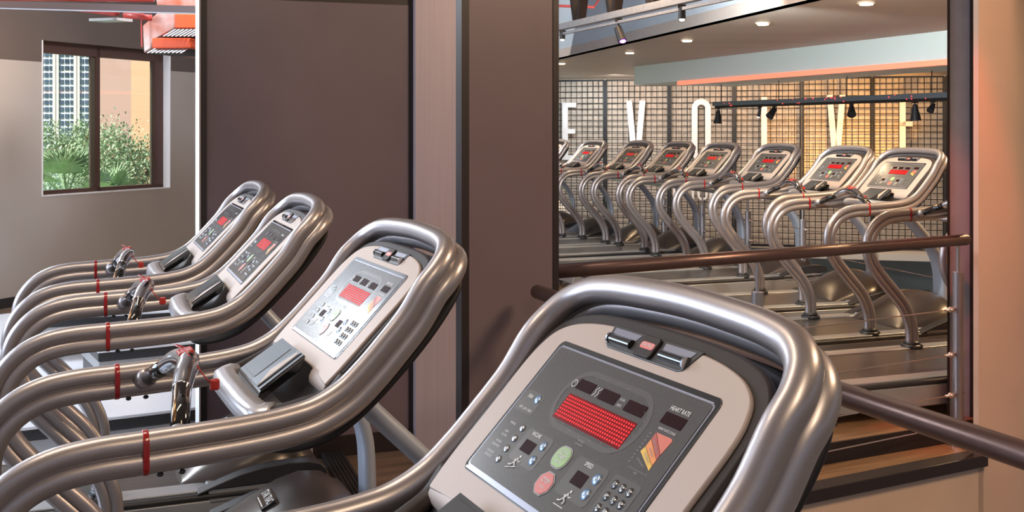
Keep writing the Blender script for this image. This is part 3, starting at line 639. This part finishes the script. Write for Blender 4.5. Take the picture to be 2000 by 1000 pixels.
for i in range(7):
    a = gpt(posts_px[i], .05)+gd*.02; b = gpt(posts_px[i+1], .05)-gd*.02; root = empty('wire_grid_panel', ((a.x+b.x)/2, (a.y+b.y)/2, BOTZ)); c = Vector(root.location)
    f3 = lambda p, z: Vector((p.x, p.y, z))-c
    bm = bmesh.new(); bar(bm, f3(a, BOTZ), f3(a, TOPZ), .035); bar(bm, f3(b, BOTZ), f3(b, TOPZ), .03); bar(bm, f3(a, TOPZ), f3(b, TOPZ), .03); bar(bm, f3(a, BOTZ), f3(b, BOTZ), .03); obj('frame', bm, 'mesh_black', root)
    bm = bmesh.new(); L_ = (b-a).length; nv = round(L_/.098)
    for k in range(1, nv):
        p = a.lerp(b, k/nv); cyl(bm, f3(p, BOTZ), f3(p, TOPZ), .006, n=6)
    nh = int((TOPZ-BOTZ)/.098)
    for k in range(1, nh+1):
        z = TOPZ-k*.098; cyl(bm, f3(a, z), f3(b, z), .006, n=6)
    obj('wires', bm, 'mesh_black', root)
    tag(root, ['black wire grid panel behind the first letter E, partly behind the dark jamb', 'black wire grid panel behind the first letter V', 'black wire grid panel behind the letter O', 'black wire grid panel behind the letter L', 'black wire grid panel behind the second letter V', 'black wire grid panel behind the last, orange-lit letter E', 'black wire grid panel farthest right, against the grey column'][i], 'grid panel', 'wire grid panels on the gallery wall')
def letter(lab, strokes, arc=None):
    bm = bmesh.new()
    for (x0, y0, x1, y1, t) in strokes:
        p = g3(x0, y0, .09); q = g3(x1, y1, .09); bar(bm, p, q, t*p.y/2132.5, dep=.05)
    if arc:
        cx_, cy_, R_, t = arc[0], arc[1], arc[2], arc[3]
        for up in arc[4]:
            prev = None; n = 14
            ri, ro = R_-t/2, R_+t/2; a_ = []
            for k in range(n+1):
                an = PI*k/n if up > 0 else PI+PI*k/n; cc = cy_ if up > 0 else arc[5]
                a_.append((g3(cx_+ro*math.cos(an), cc-ro*math.sin(an), .09), g3(cx_+ri*math.cos(an), cc-ri*math.sin(an), .09)))
            n3 = Vector((gn.x, gn.y, 0))*.05
            for k in range(n): slab(bm, [a_[k][0], a_[k+1][0], a_[k+1][1], a_[k][1]], [a_[k][0]+n3, a_[k+1][0]+n3, a_[k+1][1]+n3, a_[k][1]+n3], None)
    o = obj('wall_letter', bm, 'letter_white'); return tag(o, lab, 'wall letter', 'big white letters spelling the word on the gallery wall')
E1 = lambda x, y0, y1: [(x+5.5, y0, x+5.5, y1, 11), (x, y0+4.5, x+27, y0+4.5, 9), (x, (y0+y1)/2, x+25, (y0+y1)/2, 9), (x, y1-4.5, x+27, y1-4.5, 9)]
letter('white letter E at the far left of the gallery wall, behind the far treadmills', E1(1101, 201, 312))
letter('white letter V between the first E and the O', [(1231, 197, 1241, 309, 11), (1257, 197, 1247, 309, 11)])
letter('white letter O with rounded top on the gallery wall', [(1358, 212, 1358, 296, 11), (1384, 212, 1384, 296, 11)], arc=(1371, 212, 13, 11, (1, -1), 296))
letter('white letter L behind the spot rail', [(1493, 190, 1493, 304, 11), (1488, 300, 1514, 300, 9)])
letter('white letter V left of the orange-lit E', [(1620, 186, 1630, 302, 11), (1645, 186, 1635, 302, 11)])
letter('letter E washed orange by the light below it, rightmost of the word', E1(1756, 184, 300))
# small second line, mostly hidden by the rails
def wtext(txt, x, ybase, hpx):
    V, Fc = text_verts(txt, 1.0, 'LEFT', True); bm = bmesh.new(); p0 = gpt(x, .09); sc = hpx*p0.y/2132.5/.70; z0 = PZ(ybase, p0.y); n3 = Vector((gn.x, gn.y, 0))*.03
    ymin = min(v[1] for v in V); vs = [bm.verts.new(Vector((p0.x+gd.x*v[0]*sc, p0.y+gd.y*v[0]*sc, z0+(v[1]-ymin)*sc))+n3) for v in V]
    for f in Fc:
        try: bm.faces.new([vs[i] for i in f])
        except ValueError: pass
    r = bmesh.ops.extrude_face_region(bm, geom=bm.faces[:]); bmesh.ops.translate(bm, verts=[v for v in r['geom'] if isinstance(v, bmesh.types.BMVert)], vec=-n3)
    return obj('small_wall_letter', bm, 'letter_white')
for ch, x, lb in (('I', 1314, 'first left'), ('T', 1345, 'second'), ('U', 1362, 'third, a U curve between the rails'), ('R', 1385, 'fourth, a leg foot by the rail'), ('A', 1397, 'fifth, a slanted leg'), ('E', 1436, 'sixth, only its foot'), ('A', 1488, 'rightmost, only a slanted stroke')):
    tag(wtext(ch, x, 391, 22), 'small white letter below the big word, %s' % lb, 'wall letter', 'small white letters of the second line')

# ------------------------------------------------------------ gallery ceiling
CH = EYE+.89
rowd = Vector((-.372, .928))
a0 = Vector((.59, 13.3)); a1 = Vector((1.88, 8.0)); fd = (a1-a0).normalized(); f0 = a0-fd*6; f1 = a1+fd*5
bm = bmesh.new(); prism(bm, [tuple(f0), tuple(f1), (9, 3), (9, 20.5), (.2, 20.5)], CH, CH+.1); struct('ceiling', bm, 'ceiling_brown')
bm = bmesh.new(); wallrun(bm, tuple(f0), tuple(f1), CH, CH+2.2, .1); struct('wall_fascia', bm, 'ceiling_bluegrey')
# white soffit box
sA = Vector((1.70, 15.2)); sB = Vector((3.87, 9.7)); sd_ = (sB-sA).normalized(); sC = sB+sd_*2.5; sn = Vector((-sd_.y, sd_.x))
if sn.x < 0: sn = -sn
bm = bmesh.new(); prism(bm, [tuple(sA), tuple(sC), tuple(sC+sn*1.2), tuple(sA+sn*1.6)], EYE+.635, CH+.02); struct('ceiling_soffit', bm, 'soffit_white')
bm = bmesh.new(); prism(bm, [tuple(sA+sd_*1.2-sn*.012), tuple(sC-sn*.012), tuple(sC+sn*.045), tuple(sA+sd_*1.2+sn*.045)], EYE+.585, EYE+.636); tag(obj('cove_light', bm, 'cove_glow'), 'long salmon-red glowing light strip along the bottom edge of the white soffit', 'light strip')
for i, (x, y) in enumerate(((1097, 123), (1230, 102), (1342, 78), (1490, 45), (1692, 5))):
    Z = .885*2132.5/(254.9-y); root = empty('ceiling_downlight', (PX(x, Z), Z, CH))
    bm = bmesh.new(); cyl(bm, (0, 0, -.012), (0, 0, .002), .062, n=24); obj('trim_ring', bm, 'ceiling_brown', root)
    bm = bmesh.new(); cyl(bm, (0, 0, -.022), (0, 0, -.011), .045, n=24); obj('lamp', bm, 'lamp_warm', root)
    tag(root, ['small warm recessed downlight, farthest, beside the dark left jamb', 'small warm recessed downlight with a dark smudge beside it, second farthest', 'small warm recessed downlight, middle one of the five on the brown ceiling', 'small warm recessed downlight, second nearest, left of the soffit', 'warm recessed downlight at the top edge of the picture, nearest of the five'][i], 'downlight', 'recessed ceiling downlights')
    spot('downlight_beam', (PX(x, Z), Z, CH-.04), (PX(x, Z), Z, 0), 45, WARM, 120)
# light truss with V braces
tA = Vector((.31, 7.9, 0)); u0 = PX(1088, 8.75); 
def lin(x, y, h): Z = h*2132.5/(254.9-y); return Vector((PX(x, Z), Z, EYE+h))
root = empty('lighting_truss', tuple(lin(1240, 28, .82))); c = Vector(root.location)
p = lin(1060, 61, .82); q = lin(1440, -24, .82); bm = bmesh.new(); dd = (q-p).normalized(); rz = math.atan2(dd.y, dd.x)
box(bm, (p+q)/2-c, ((q-p).length, .05, .05), rz); obj('lower_chord', bm, 'truss_grey', root, bevel=.004)
bm = bmesh.new(); box(bm, (p+q)/2-c+Vector((0, 0, -.055)), ((q-p).length, .025, .02), rz); obj('track', bm, 'truss_grey', root)
for xs, yy in ((1131, 41), (1200, 26), (1277, 9), (1362, -10), (1062, 56)):
    b_ = lin(xs, yy, .84)-c; bm = bmesh.new()
    for sg in (-1, 1): sweep(bm, [b_+dd*.03*sg, b_+dd*.20*sg+Vector((0, 0, .55))], [(.02, .032), (-.02, .032), (-.02, -.032), (.02, -.032)], tuple(dd))
    obj('brace', bm, 'brace_dark', root)
tag(root, 'pale steel lighting truss with dark red V braces at the top of the opening', 'truss')
def spotlight(name, pos, aim, L_, r0, r1, m, lab, lampm=None, cat='spotlight', grp=None, hang=.08, zoff=0):
    root = empty(name, tuple(pos)); d = Vector(aim).normalized(); s0 = Vector((0, 0, -hang))
    bm = bmesh.new(); cyl(bm, (0, 0, 0), s0, .007, n=8); box(bm, (0, 0, -.01), (.05, .03, .02)); obj('bracket', bm, 'brace_dark', root)
    bm = bmesh.new(); cyl(bm, s0-d*.02, s0+d*L_, r0, r1, n=20); obj('lamp_housing', bm, m, root, bevel=.002)
    if lampm:
        bm = bmesh.new(); ball(bm, s0+d*(L_+.002), (r1*.7, r1*.7, r1*.45), 12); obj('bulb', bm, lampm, root)
    tag(root, lab, cat, grp); return root
spotlight('track_spotlight', lin(1208, 36, .79), (.25, -.3, -.8), .09, .028, .032, 'spot_black', 'black track spotlight glowing violet, hanging from the truss', 'lamp_violet', grp='spotlights on the upper truss')
spotlight('track_spotlight', lin(1332, 9.4, .79), (0, 0, -1), .06, .022, .024, 'spot_black', 'black track spotlight with white glare hanging from the truss, right of the violet one', 'lamp_white', grp='spotlights on the upper truss', hang=.03)
spotlight('track_spotlight', lin(1099, 59.5, .79), (-.05, 0, -1), .05, .02, .022, 'spot_black', 'black track spotlight at the dark left jamb, under the truss end', 'lamp_white', grp='spotlights on the upper truss', hang=.02)
bm = bmesh.new(); p = Vector((PX(1080, 9.6), 9.6, PZ(11, 9.6))); q = Vector((PX(1160, 9.4), 9.4, PZ(14, 9.4))); tube(bm, [p, q, q+Vector((.08, .3, .12))], .012, 10); tag(obj('sprinkler_pipe', bm, 'red_pipe', smooth=False), 'thin red pipe behind the V braces at the top left of the opening', 'pipe')
# second rail with cone spots
h2 = .37
def l2(x): t = (x-1395)/(1850-1395); y = 203+(185.5-203)*t; Z = h2*2132.5/(254.9-y); return Vector((PX(x, Z), Z, EYE+h2))
p, q = l2(1394), l2(1870); c = (p+q)/2; root = empty('spot_rail', tuple(c)); dd = (q-p).normalized(); rz = math.atan2(dd.y, dd.x); L_ = (q-p).length
bm = bmesh.new(); box(bm, (0, 0, 0), (L_, .05, .058), rz); obj('rail_beam', bm, 'dark_steel', root, bevel=.004)
bm = bmesh.new(); box(bm, (0, 0, -.045), (L_*.98, .03, .03), rz); obj('wiring_tray', bm, 'mesh_black', root)
bm = bmesh.new()
for k in range(26):
    t = random.uniform(-.48, .48); o_ = dd*t*L_; ball(bm, (o_.x+dd.y*.03, o_.y-dd.x*.03, random.choice((.02, -.03, .0))), random.uniform(.004, .008), 6)
obj('red_indicator_lights', bm, 'led_red_dot', root)
bm = bmesh.new()
for t in (-.46, -.17, .12, .42): o_ = dd*t*L_; cyl(bm, (o_.x, o_.y, .02), (o_.x, o_.y, CH-EYE-h2-.02), .005, n=6)
obj('hanger_rods', bm, 'brace_dark', root)
tag(root, 'dark steel spot rail dotted with red lights, hanging across the gallery', 'spot rail')
for x, dr, L2, r0, r1, lab, lm in ((1403, (-.05, 0, -1), .17, .022, .062, 'flared black pendant spot at the left end of the spot rail', None), (1484, (-.2, 0, -1), .09, .018, .020, 'small black spot with white bulb in front of the letter L', 'lamp_white'),
    (1512, (-.6, -.5, -.7), .13, .030, .052, 'black teardrop spot just right of the letter L', None), (1663, (-.2, -.7, -.7), .12, .028, .052, 'black spot with a wire loop, right of the second letter V', None),
    (1787, (.05, 0, -1), .16, .022, .060, 'large flared black pendant spot right of the orange-lit letter E', None), (1822, (-.5, -.4, -.7), .08, .022, .040, 'short black spot at the right end of the spot rail', None)):
    o_ = l2(x)+Vector((0, 0, -.055)); spotlight('pendant_spot', o_, dr, L2, r0, r1, 'spot_black', lab, lm, grp='spots on the gallery rail', hang=.05)

# ------------------------------------------------------------ lower hall glimpsed at right
def box_thing(name, lab, cat, parts, loc):
    root = empty(name, loc)
    for nm, m, fs in parts:
        bm = bmesh.new()
        for f in fs:
            if f[0] == 'b': box(bm, f[1], f[2])
            else: cyl(bm, f[1], f[2], f[3], n=20)
        obj(nm, bm, m, root, bevel=.004)
    tag(root, lab, cat); return root
bm = bmesh.new(); a = gpt(1560); b = gpt(2010); wallrun(bm, tuple(a), tuple(b), -.43, -.33, -.6, 1); struct('trim_9', bm, 'pale_ledge')
bm = bmesh.new(); wallrun(bm, (2.6, 20.3), (10, 18.2), -3.4, -.3, .2); struct('wall_lower_hall', bm, 'lower_wall')
bm = bmesh.new(); prism(bm, [(1, 9), (11, 7), (11, 20), (1, 20.5)], -2.6, -2.5); struct('floor_lower_hall', bm, 'pale_ledge')
def rackm(x, z, lab, k=0):
    box_thing('cable_machine', lab, 'exercise machine', [('frame', 'rack_white', [('b', (-.5, 0, .95), (.09, .09, 1.9)), ('b', (.5, 0, .95), (.09, .09, 1.9)), ('b', (0, 0, 1.86), (1.1, .09, .08)), ('b', (0, 0, .05), (1.2, .5, .08))]),
      ('weight_stack', 'plate_black', [('b', (0, .02, .18+.06*i), (.32, .16, .05)) for i in range(10)]), ('guide_rods', 'chrome', [('c', (-.1, 0, .1), (-.1, 0, 1.85), .014), ('c', (.1, 0, .1), (.1, 0, 1.85), .014)]),
      ('arm', 'plate_black', [('c', (0, 0, 1.2), (-.45, -.45, .8), .035), ('c', (0, 0, 1.2), (.45, -.4, .75), .035)]),
      ('weight_plate', 'plate_black', [('c', (.47, -.45, .75), (.55, -.48, .75), .2), ('c', (-.47, -.45, .8), (-.55, -.48, .8), .17)])], (x, z, -2.5))
for i, (px, Z) in enumerate(((1622, 16.5), (1740, 15.0), (1805, 13.5))):
    rackm(PX(px, Z), Z, ['white framed weight machine in the lower hall, left of the gallery treadmill legs', 'white framed weight machine in the lower hall, seen through the S-shaped rails', 'white framed weight machine in the lower hall, rightmost, by the grey column'][i])

# ------------------------------------------------------------ window wall (left)
SIL, TOP_, s0_, s1_ = EYE-.62, EYE+.845, .344, 2.03; TW = .16; LINE = EYE+.64
def wpart(bm, sa, sb, z0, z1): prism(bm, [ww(sa), ww(sb), ww(sb, TW), ww(sa, TW)], z0, z1)
bm = bmesh.new(); wpart(bm, -9, s0_, 0, LINE); wpart(bm, s1_, 6.5, 0, LINE); wpart(bm, s0_, s1_, 0, SIL); struct('wall_left', bm, 'wall_grey')
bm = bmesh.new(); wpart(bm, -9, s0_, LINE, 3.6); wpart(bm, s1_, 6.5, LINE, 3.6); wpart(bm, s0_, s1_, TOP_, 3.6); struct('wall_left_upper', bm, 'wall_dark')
bm = bmesh.new(); prism(bm, [ww(-9, -.015), ww(6.5, -.015), ww(6.5), ww(-9)], 0, .09); struct('baseboard_left', bm, 'deck_black')
bm = bmesh.new(); e = .012
for sa, sb, z0, z1 in ((s0_, s1_, SIL, SIL+e), (s0_, s0_+e, SIL, TOP_), (s1_-e, s1_, SIL, TOP_)): prism(bm, [ww(sa, -.004), ww(sb, -.004), ww(sb, TW), ww(sa, TW)], z0, z1)
struct('trim_10', bm, 'white_paint')
wr = struct('window_1', bmesh.new(), 'frame_brown')
def wfr(nm, rects, o0, o1, m):
    bm = bmesh.new()
    for sa, sb, z0, z1 in rects: prism(bm, [ww(sa, o0), ww(sb, o0), ww(sb, o1), ww(sa, o1)], z0, z1)
    return obj(nm, bm, m, wr)
mid = .344+1.686*.455
wfr('window_frame', [(s0_+e, s1_-e, TOP_-.11, TOP_), (s0_+e, s1_-e, SIL+e, SIL+.05), (s0_+e, s0_+.04, SIL+e, TOP_), (s1_-.14, s1_-e, SIL+e, TOP_), (mid-.024, mid+.024, SIL, TOP_)], .09, .15, 'frame_brown')
wfr('sash_rail', [(mid-.075, mid-.024, SIL, TOP_), (s1_-.16, s1_-.14, SIL, TOP_)], .11, .14, 'sash_olive')
wfr('window_glass', [(s0_+.02, s1_-.14, SIL+.04, TOP_-.1)], .122, .126, 'glass')
# wall continuing on the far side behind brown panel
# left wall beside camera side stays beyond frame; beam, pipes, duct
def at(x, y, Z): return Vector((PX(x, Z), Z, PZ(y, Z)))
bm = bmesh.new(); p = at(-60, 8.0, 8.2); q = at(420, 20.5, 7.6); sweep(bm, [p, q], [(.024, .05), (.024, -.05), (-.024, -.05), (-.024, .05)], (0, 0, 1)); cb = tag(obj('ceiling_beam', bm, 'frame_brown'), 'dark brown ceiling beam across the top left corner', 'beam')
bm = bmesh.new(); tube(bm, [p+Vector((0, -.04, -.028)), q+Vector((0, -.04, -.028))], .006, 8); obj('conduit', bm, 'white_paint', cb)
bm = bmesh.new(); tube(bm, [at(120, 12, 8.8), at(222, 27, 8.9), at(232, 24, 8.9)], .022, 12); tube(bm, [at(242, 29, 8.9), at(270, 32, 8.9), at(296, 35, 8.9)], .026, 12); tag(obj('red_pipe', bm, 'red_pipe', smooth=True), 'red sprinkler pipe below the brown beam, left of the orange duct', 'pipe')
bm = bmesh.new(); tube(bm, [at(-40, -6, 8.9), at(300, -3, 8.8)], .03, 12); tag(obj('red_pipe', bm, 'red_pipe', smooth=True), 'red pipe at the very top left edge above the beam', 'pipe')
bm = bmesh.new(); sweep(bm, [at(190, 42, 9.2), at(243, 40, 9.0)], [(.018, .08), (.018, -.08), (-.004, -.08), (-.004, .08)], (0, 0, 1)); tag(obj('air_louvre', bm, 'louvre'), 'pale flat light fitting hanging below the brown beam', 'light fitting')
# orange duct
droot = empty('air_duct', tuple(at(335, 70, 9.0))); c = Vector(droot.location)
def blk(nm, m, corners, dep, par=droot):
    bm = bmesh.new(); slab(bm, [at(x, y, Z)-c for x, y, Z in corners], [at(x, y, Z)-c+Vector(dep) for x, y, Z in corners], None); return obj(nm, bm, m, par, bevel=.012)
blk('foil_body', 'duct_foil', [(277, 50, 9.0), (308, 24, 9.0), (342, 24, 9.0), (342, 56, 9.0), (300, 78, 9.0), (294, 96, 9.0), (280, 104, 9.0)], (.25, .8, 0))
blk('orange_panel', 'orange_duct', [(340, 27, 8.9), (400, 27, 8.9), (400, 56, 8.9), (340, 56, 8.9)], (.1, .6, 0))
blk('orange_panel', 'orange_duct', [(296, 74, 8.8), (372, 74, 8.8), (374, 94, 8.8), (296, 94, 8.8)], (.1, .5, 0))
blk('foil_body', 'duct_foil', [(300, -20, 9.1), (400, -20, 9.1), (400, 14, 9.1), (306, 12, 9.1)], (.1, .5, 0))
for k in range(9): 
    x = 300+k*8; blk('grille_slat', 'white_paint', [(x-14, 104, 8.75), (x-10, 104, 8.75), (x+6, 95, 8.85), (x+2, 95, 8.85)], (0, .02, .01))
for k in range(8):
    x = 330+k*8; blk('grille_slat', 'white_paint', [(x-14, 72, 8.75), (x-10, 72, 8.75), (x+14, 58, 8.85), (x+10, 58, 8.85)], (0, .02, .01))
blk('grille_back', 'duct_dark', [(312, 73, 8.86), (400, 73, 8.86), (400, 56, 8.86), (338, 56, 8.86)], (.1, .4, .0))
blk('grille_back', 'duct_dark', [(284, 104, 8.86), (350, 104, 8.86), (372, 94, 8.86), (298, 94, 8.86)], (.1, .4, .0))
tag(droot, 'orange air duct wrapped in silver foil hanging at the top left, beside the brown panel', 'duct')
bm = bmesh.new(); tube(bm, [at(278, 20, 8.9), at(276, 48, 8.9), at(277, 92, 8.9)], .006, 6); tag(obj('hanging_rod', bm, 'red_pipe'), 'thin red hanger rod left of the orange duct', 'rod')
# bright edge of the far brown panel (daylight gap strip)
bm = bmesh.new(); a_ = pl(-.004, -.02); b_ = pl(-.016, .06); prism(bm, [a_, b_, (b_[0]+.02, b_[1]+.02), (a_[0]+.004, a_[1]+.01)], 0, 3.4); struct('trim_11', bm, 'white_gloss')

# ------------------------------------------------------------ outside
bm = bmesh.new(); prism(bm, [(-90, 12.5), (-9, 13.5), (-1, 26), (30, 95), (-90, 95)], -3.2, -3.0)
vs = box(bm, (-4, 20, -3.05), (1, 1, .1)); tag(obj('garden_ground', bm, 'garden_green'), kind='structure')
# neighbouring wing: peach and mauve walls
pr = empty('neighbour_building', (PX(290, 19), 19, -3)); c = Vector(pr.location)
def wing(nm, m, x0, x1, Z0, Z1, dep):
    bm = bmesh.new(); a = Vector((PX(x0, Z0), Z0)); b = Vector((PX(x1, Z1), Z1)); a -= c.xy; b -= c.xy
    prism(bm, [tuple(a), tuple(b), (b.x, b.y+dep), (a.x, a.y+dep)], 0, 14); obj(nm, bm, m, pr)
wing('peach_wall', 'peach_wall', 256, 420, 25, 25, 3); wing('mauve_wall', 'mauve_wall', 175, 257, 27, 25.0, 2)
tag(pr, 'peach and mauve walls of the building wing filling the right half of the window', 'building')
tw = empty('tower_block', (PX(120, 70), 70, -3)); c = Vector(tw.location); bm = bmesh.new(); X0, X1 = PX(20, 70)-c.x, PX(176, 70)-c.x
box(bm, ((X0+X1)/2, 5, 17), (X1-X0, 10, 40)); obj('wall', bm, 'tower_wall', tw)
bm = bmesh.new()
for k, x in enumerate((20, 60, 107, 148)):
    box(bm, (PX(x, 70)-c.x, -.06, 17), (.18, .14, 40)); box(bm, (PX(x+6.5, 70)-c.x, -.05, 17), (.16, .12, 40))
obj('rib', bm, 'tower_rib', tw)
for r_ in range(44):
    bm = bmesh.new(); z = 2+r_*.44
    for xa, xb in ((24, 58), (68, 105), (115, 147), (155, 175)):
        xa_ = PX(xa, 70)-c.x; xb_ = PX(xb, 70)-c.x; n = max(2, round((xb_-xa_)/.34))
        for k in range(n): box(bm, (xa_+(xb_-xa_)*(k+.5)/n, -.02, z), ((xb_-xa_)/n*.74, .06, .28))
    obj('window_row', bm, 'tower_glass', tw)
tag(tw, 'tall pale blue office tower with a grid of windows, seen through the left pane', 'building')
def tree(name, lab, base, H_, R_, n, leaf, m, seed, grp=None, trunk=True):
    rnd = random.Random(seed); root = empty(name, base); bm = bmesh.new()
    tube(bm, smooth_path([(0, 0, 0), (.08, 0, H_*.4), (-.05, .05, H_*.75)], 4), .09, 8)
    for k in range(7):
        a = rnd.uniform(0, 6.28); tube(bm, [(0, 0, H_*.5), (R_*.7*math.cos(a), R_*.5*math.sin(a), H_*rnd.uniform(.7, .95))], .03, 6)
    obj('trunk', bm, 'bark', root)
    bm = bmesh.new(); cl = [(max(-.8, min(.8, rnd.gauss(0, .42)))*R_, max(-.6, min(.6, rnd.gauss(0, .35)))*R_, H_*.8+max(-.7, min(.5, rnd.gauss(0, .32)))*R_) for _ in range(26)]
    for k in range(n):
        cx_, cy_, cz_ = rnd.choice(cl); p = Vector((cx_+rnd.gauss(0, .17)*R_, cy_+rnd.gauss(0, .17)*R_, cz_+rnd.gauss(0, .15)*R_)); s = leaf*rnd.uniform(.6, 1.2)
        M_ = Matrix.Translation(p) @ Matrix.Rotation(rnd.uniform(0, 6.3), 4, 'Z') @ Matrix.Rotation(rnd.uniform(-1.2, 1.2), 4, 'X')
        bm.faces.new([bm.verts.new(M_ @ Vector(q)) for q in ((0, -s, 0), (s*.45, 0, .1*s), (0, s, 0), (-s*.45, 0, .1*s))])
    obj('foliage', bm, m, root); return tag(root, lab, 'tree', grp)
tree('leafy_tree', 'bushy green tree in front of the peach wall, right half of the window', (PX(238, 15.9), 15.9, -1.0), 2.55, .95, 11000, .030, 'leaf', 1)
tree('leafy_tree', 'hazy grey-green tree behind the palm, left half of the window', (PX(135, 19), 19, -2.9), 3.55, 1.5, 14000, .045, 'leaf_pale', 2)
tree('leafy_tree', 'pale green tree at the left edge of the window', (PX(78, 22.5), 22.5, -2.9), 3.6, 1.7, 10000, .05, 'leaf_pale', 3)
tree('leafy_tree', 'dark green tree top standing before the office tower', (PX(128, 30), 30, -2.9), 4.9, 1.2, 6000, .06, 'leaf', 4)
def palm(lab, base, H_, R_, seed, n=16):
    rnd = random.Random(seed); root = empty('fan_palm', base); bm = bmesh.new(); cyl(bm, (0, 0, 0), (0, 0, H_), .10, .07, n=12); obj('trunk', bm, 'bark', root)
    bm = bmesh.new()
    for k in range(n):
        az = k*2.4+rnd.uniform(-.3, .3); el = rnd.uniform(-.3, 1.25); d = Vector((math.cos(az)*math.cos(el), math.sin(az)*math.cos(el), math.sin(el)))
        st = Vector((0, 0, H_)); en = st+d*R_*.45; tube(bm, [st, en], .008, 5)
        side = d.cross(Vector((0, 0, 1))).normalized(); upv = side.cross(d)
        for j in range(15):
            t = (j-7)/7*1.35; dr = (d*math.cos(t)+side*math.sin(t)); tip = en+dr*R_*.6*(1-.12*abs(t))-Vector((0, 0, R_*.08)); w_ = upv*.0+dr.cross(upv).normalized()*R_*.03
            bm.faces.new([bm.verts.new(q) for q in (en, en+dr*R_*.3+w_, tip, en+dr*R_*.3-w_)])
    obj('fronds', bm, 'palm_leaf', root); return tag(root, lab, 'palm', 'fan palms below the window')
palm('fan palm with upright fronds at the centre of the left window pane', (PX(130, 14.2), 14.2, -1.2), 1.95, .75, 5, 20)
palm('fan palm low in the left corner of the window', (PX(88, 13.6), 13.6, -1.4), 1.75, .7, 6)
palm('fan palm just right of the middle window bar', (PX(215, 14.3), 14.3, -1.3), 1.95, .6, 8)
palm('fan palm low beside the middle window bar, in the left pane', (PX(178, 13.9), 13.9, -1.5), 1.65, .65, 9)

# ------------------------------------------------------------ low exercise benches beyond the near row
def bench(lab, A, rz, L_, h):
    root = empty('exercise_platform', (*A, 0), rz)
    bm = bmesh.new(); box(bm, (0, 0, h-.008), (L_, .66, .016)); obj('top_pad', bm, 'pale_glare_and_pad', root, bevel=.004)
    bm = bmesh.new(); box(bm, (0, 0, h-.042), (L_*.995, .655, .05)); obj('edge_band', bm, 'deck_black', root, bevel=.006)
    bm = bmesh.new(); box(bm, (0, 0, h-.10), (L_*.98, .64, .066)); obj('base_box', bm, 'deck_silver', root, bevel=.006)
    for sx_ in (-.42, .42):
        bm = bmesh.new(); box(bm, (L_*sx_, 0, (h-.12)/2), (.08, .5, h-.12)); obj('foot', bm, 'deck_black', root, bevel=.005)
    tag(root, lab, 'exercise platform')
bench('small low exercise platform with pale top, between the rails above the third nearest grip bar', (-2.43, 7.13), math.radians(31), .64, .25)
bench('pale topped low exercise platform with black edge band, just beyond the farthest near-row treadmill', (-2.12, 5.62), math.radians(28.8), 1.5, .2)
bench('farther low exercise platform with pale top, below the window wall', (-2.55, 8.2), math.radians(22), 1.9, .3)

# ribbed black cable cover on the wood floor
root = empty('cable_cover', (-.78, 5.05, 0), math.atan2(-.82, .28)); bm = bmesh.new(); box(bm, (0, 0, .014), (.95, .11, .028)); obj('cover', bm, 'deck_black', root, bevel=.008)
bm = bmesh.new()
for k in range(5): box(bm, (0, -.036+.018*k, .030), (.93, .006, .006))
obj('ribs', bm, 'mesh_black', root); tag(root, 'black ribbed cable cover lying on the wood floor near the grey pilaster', 'cable cover')
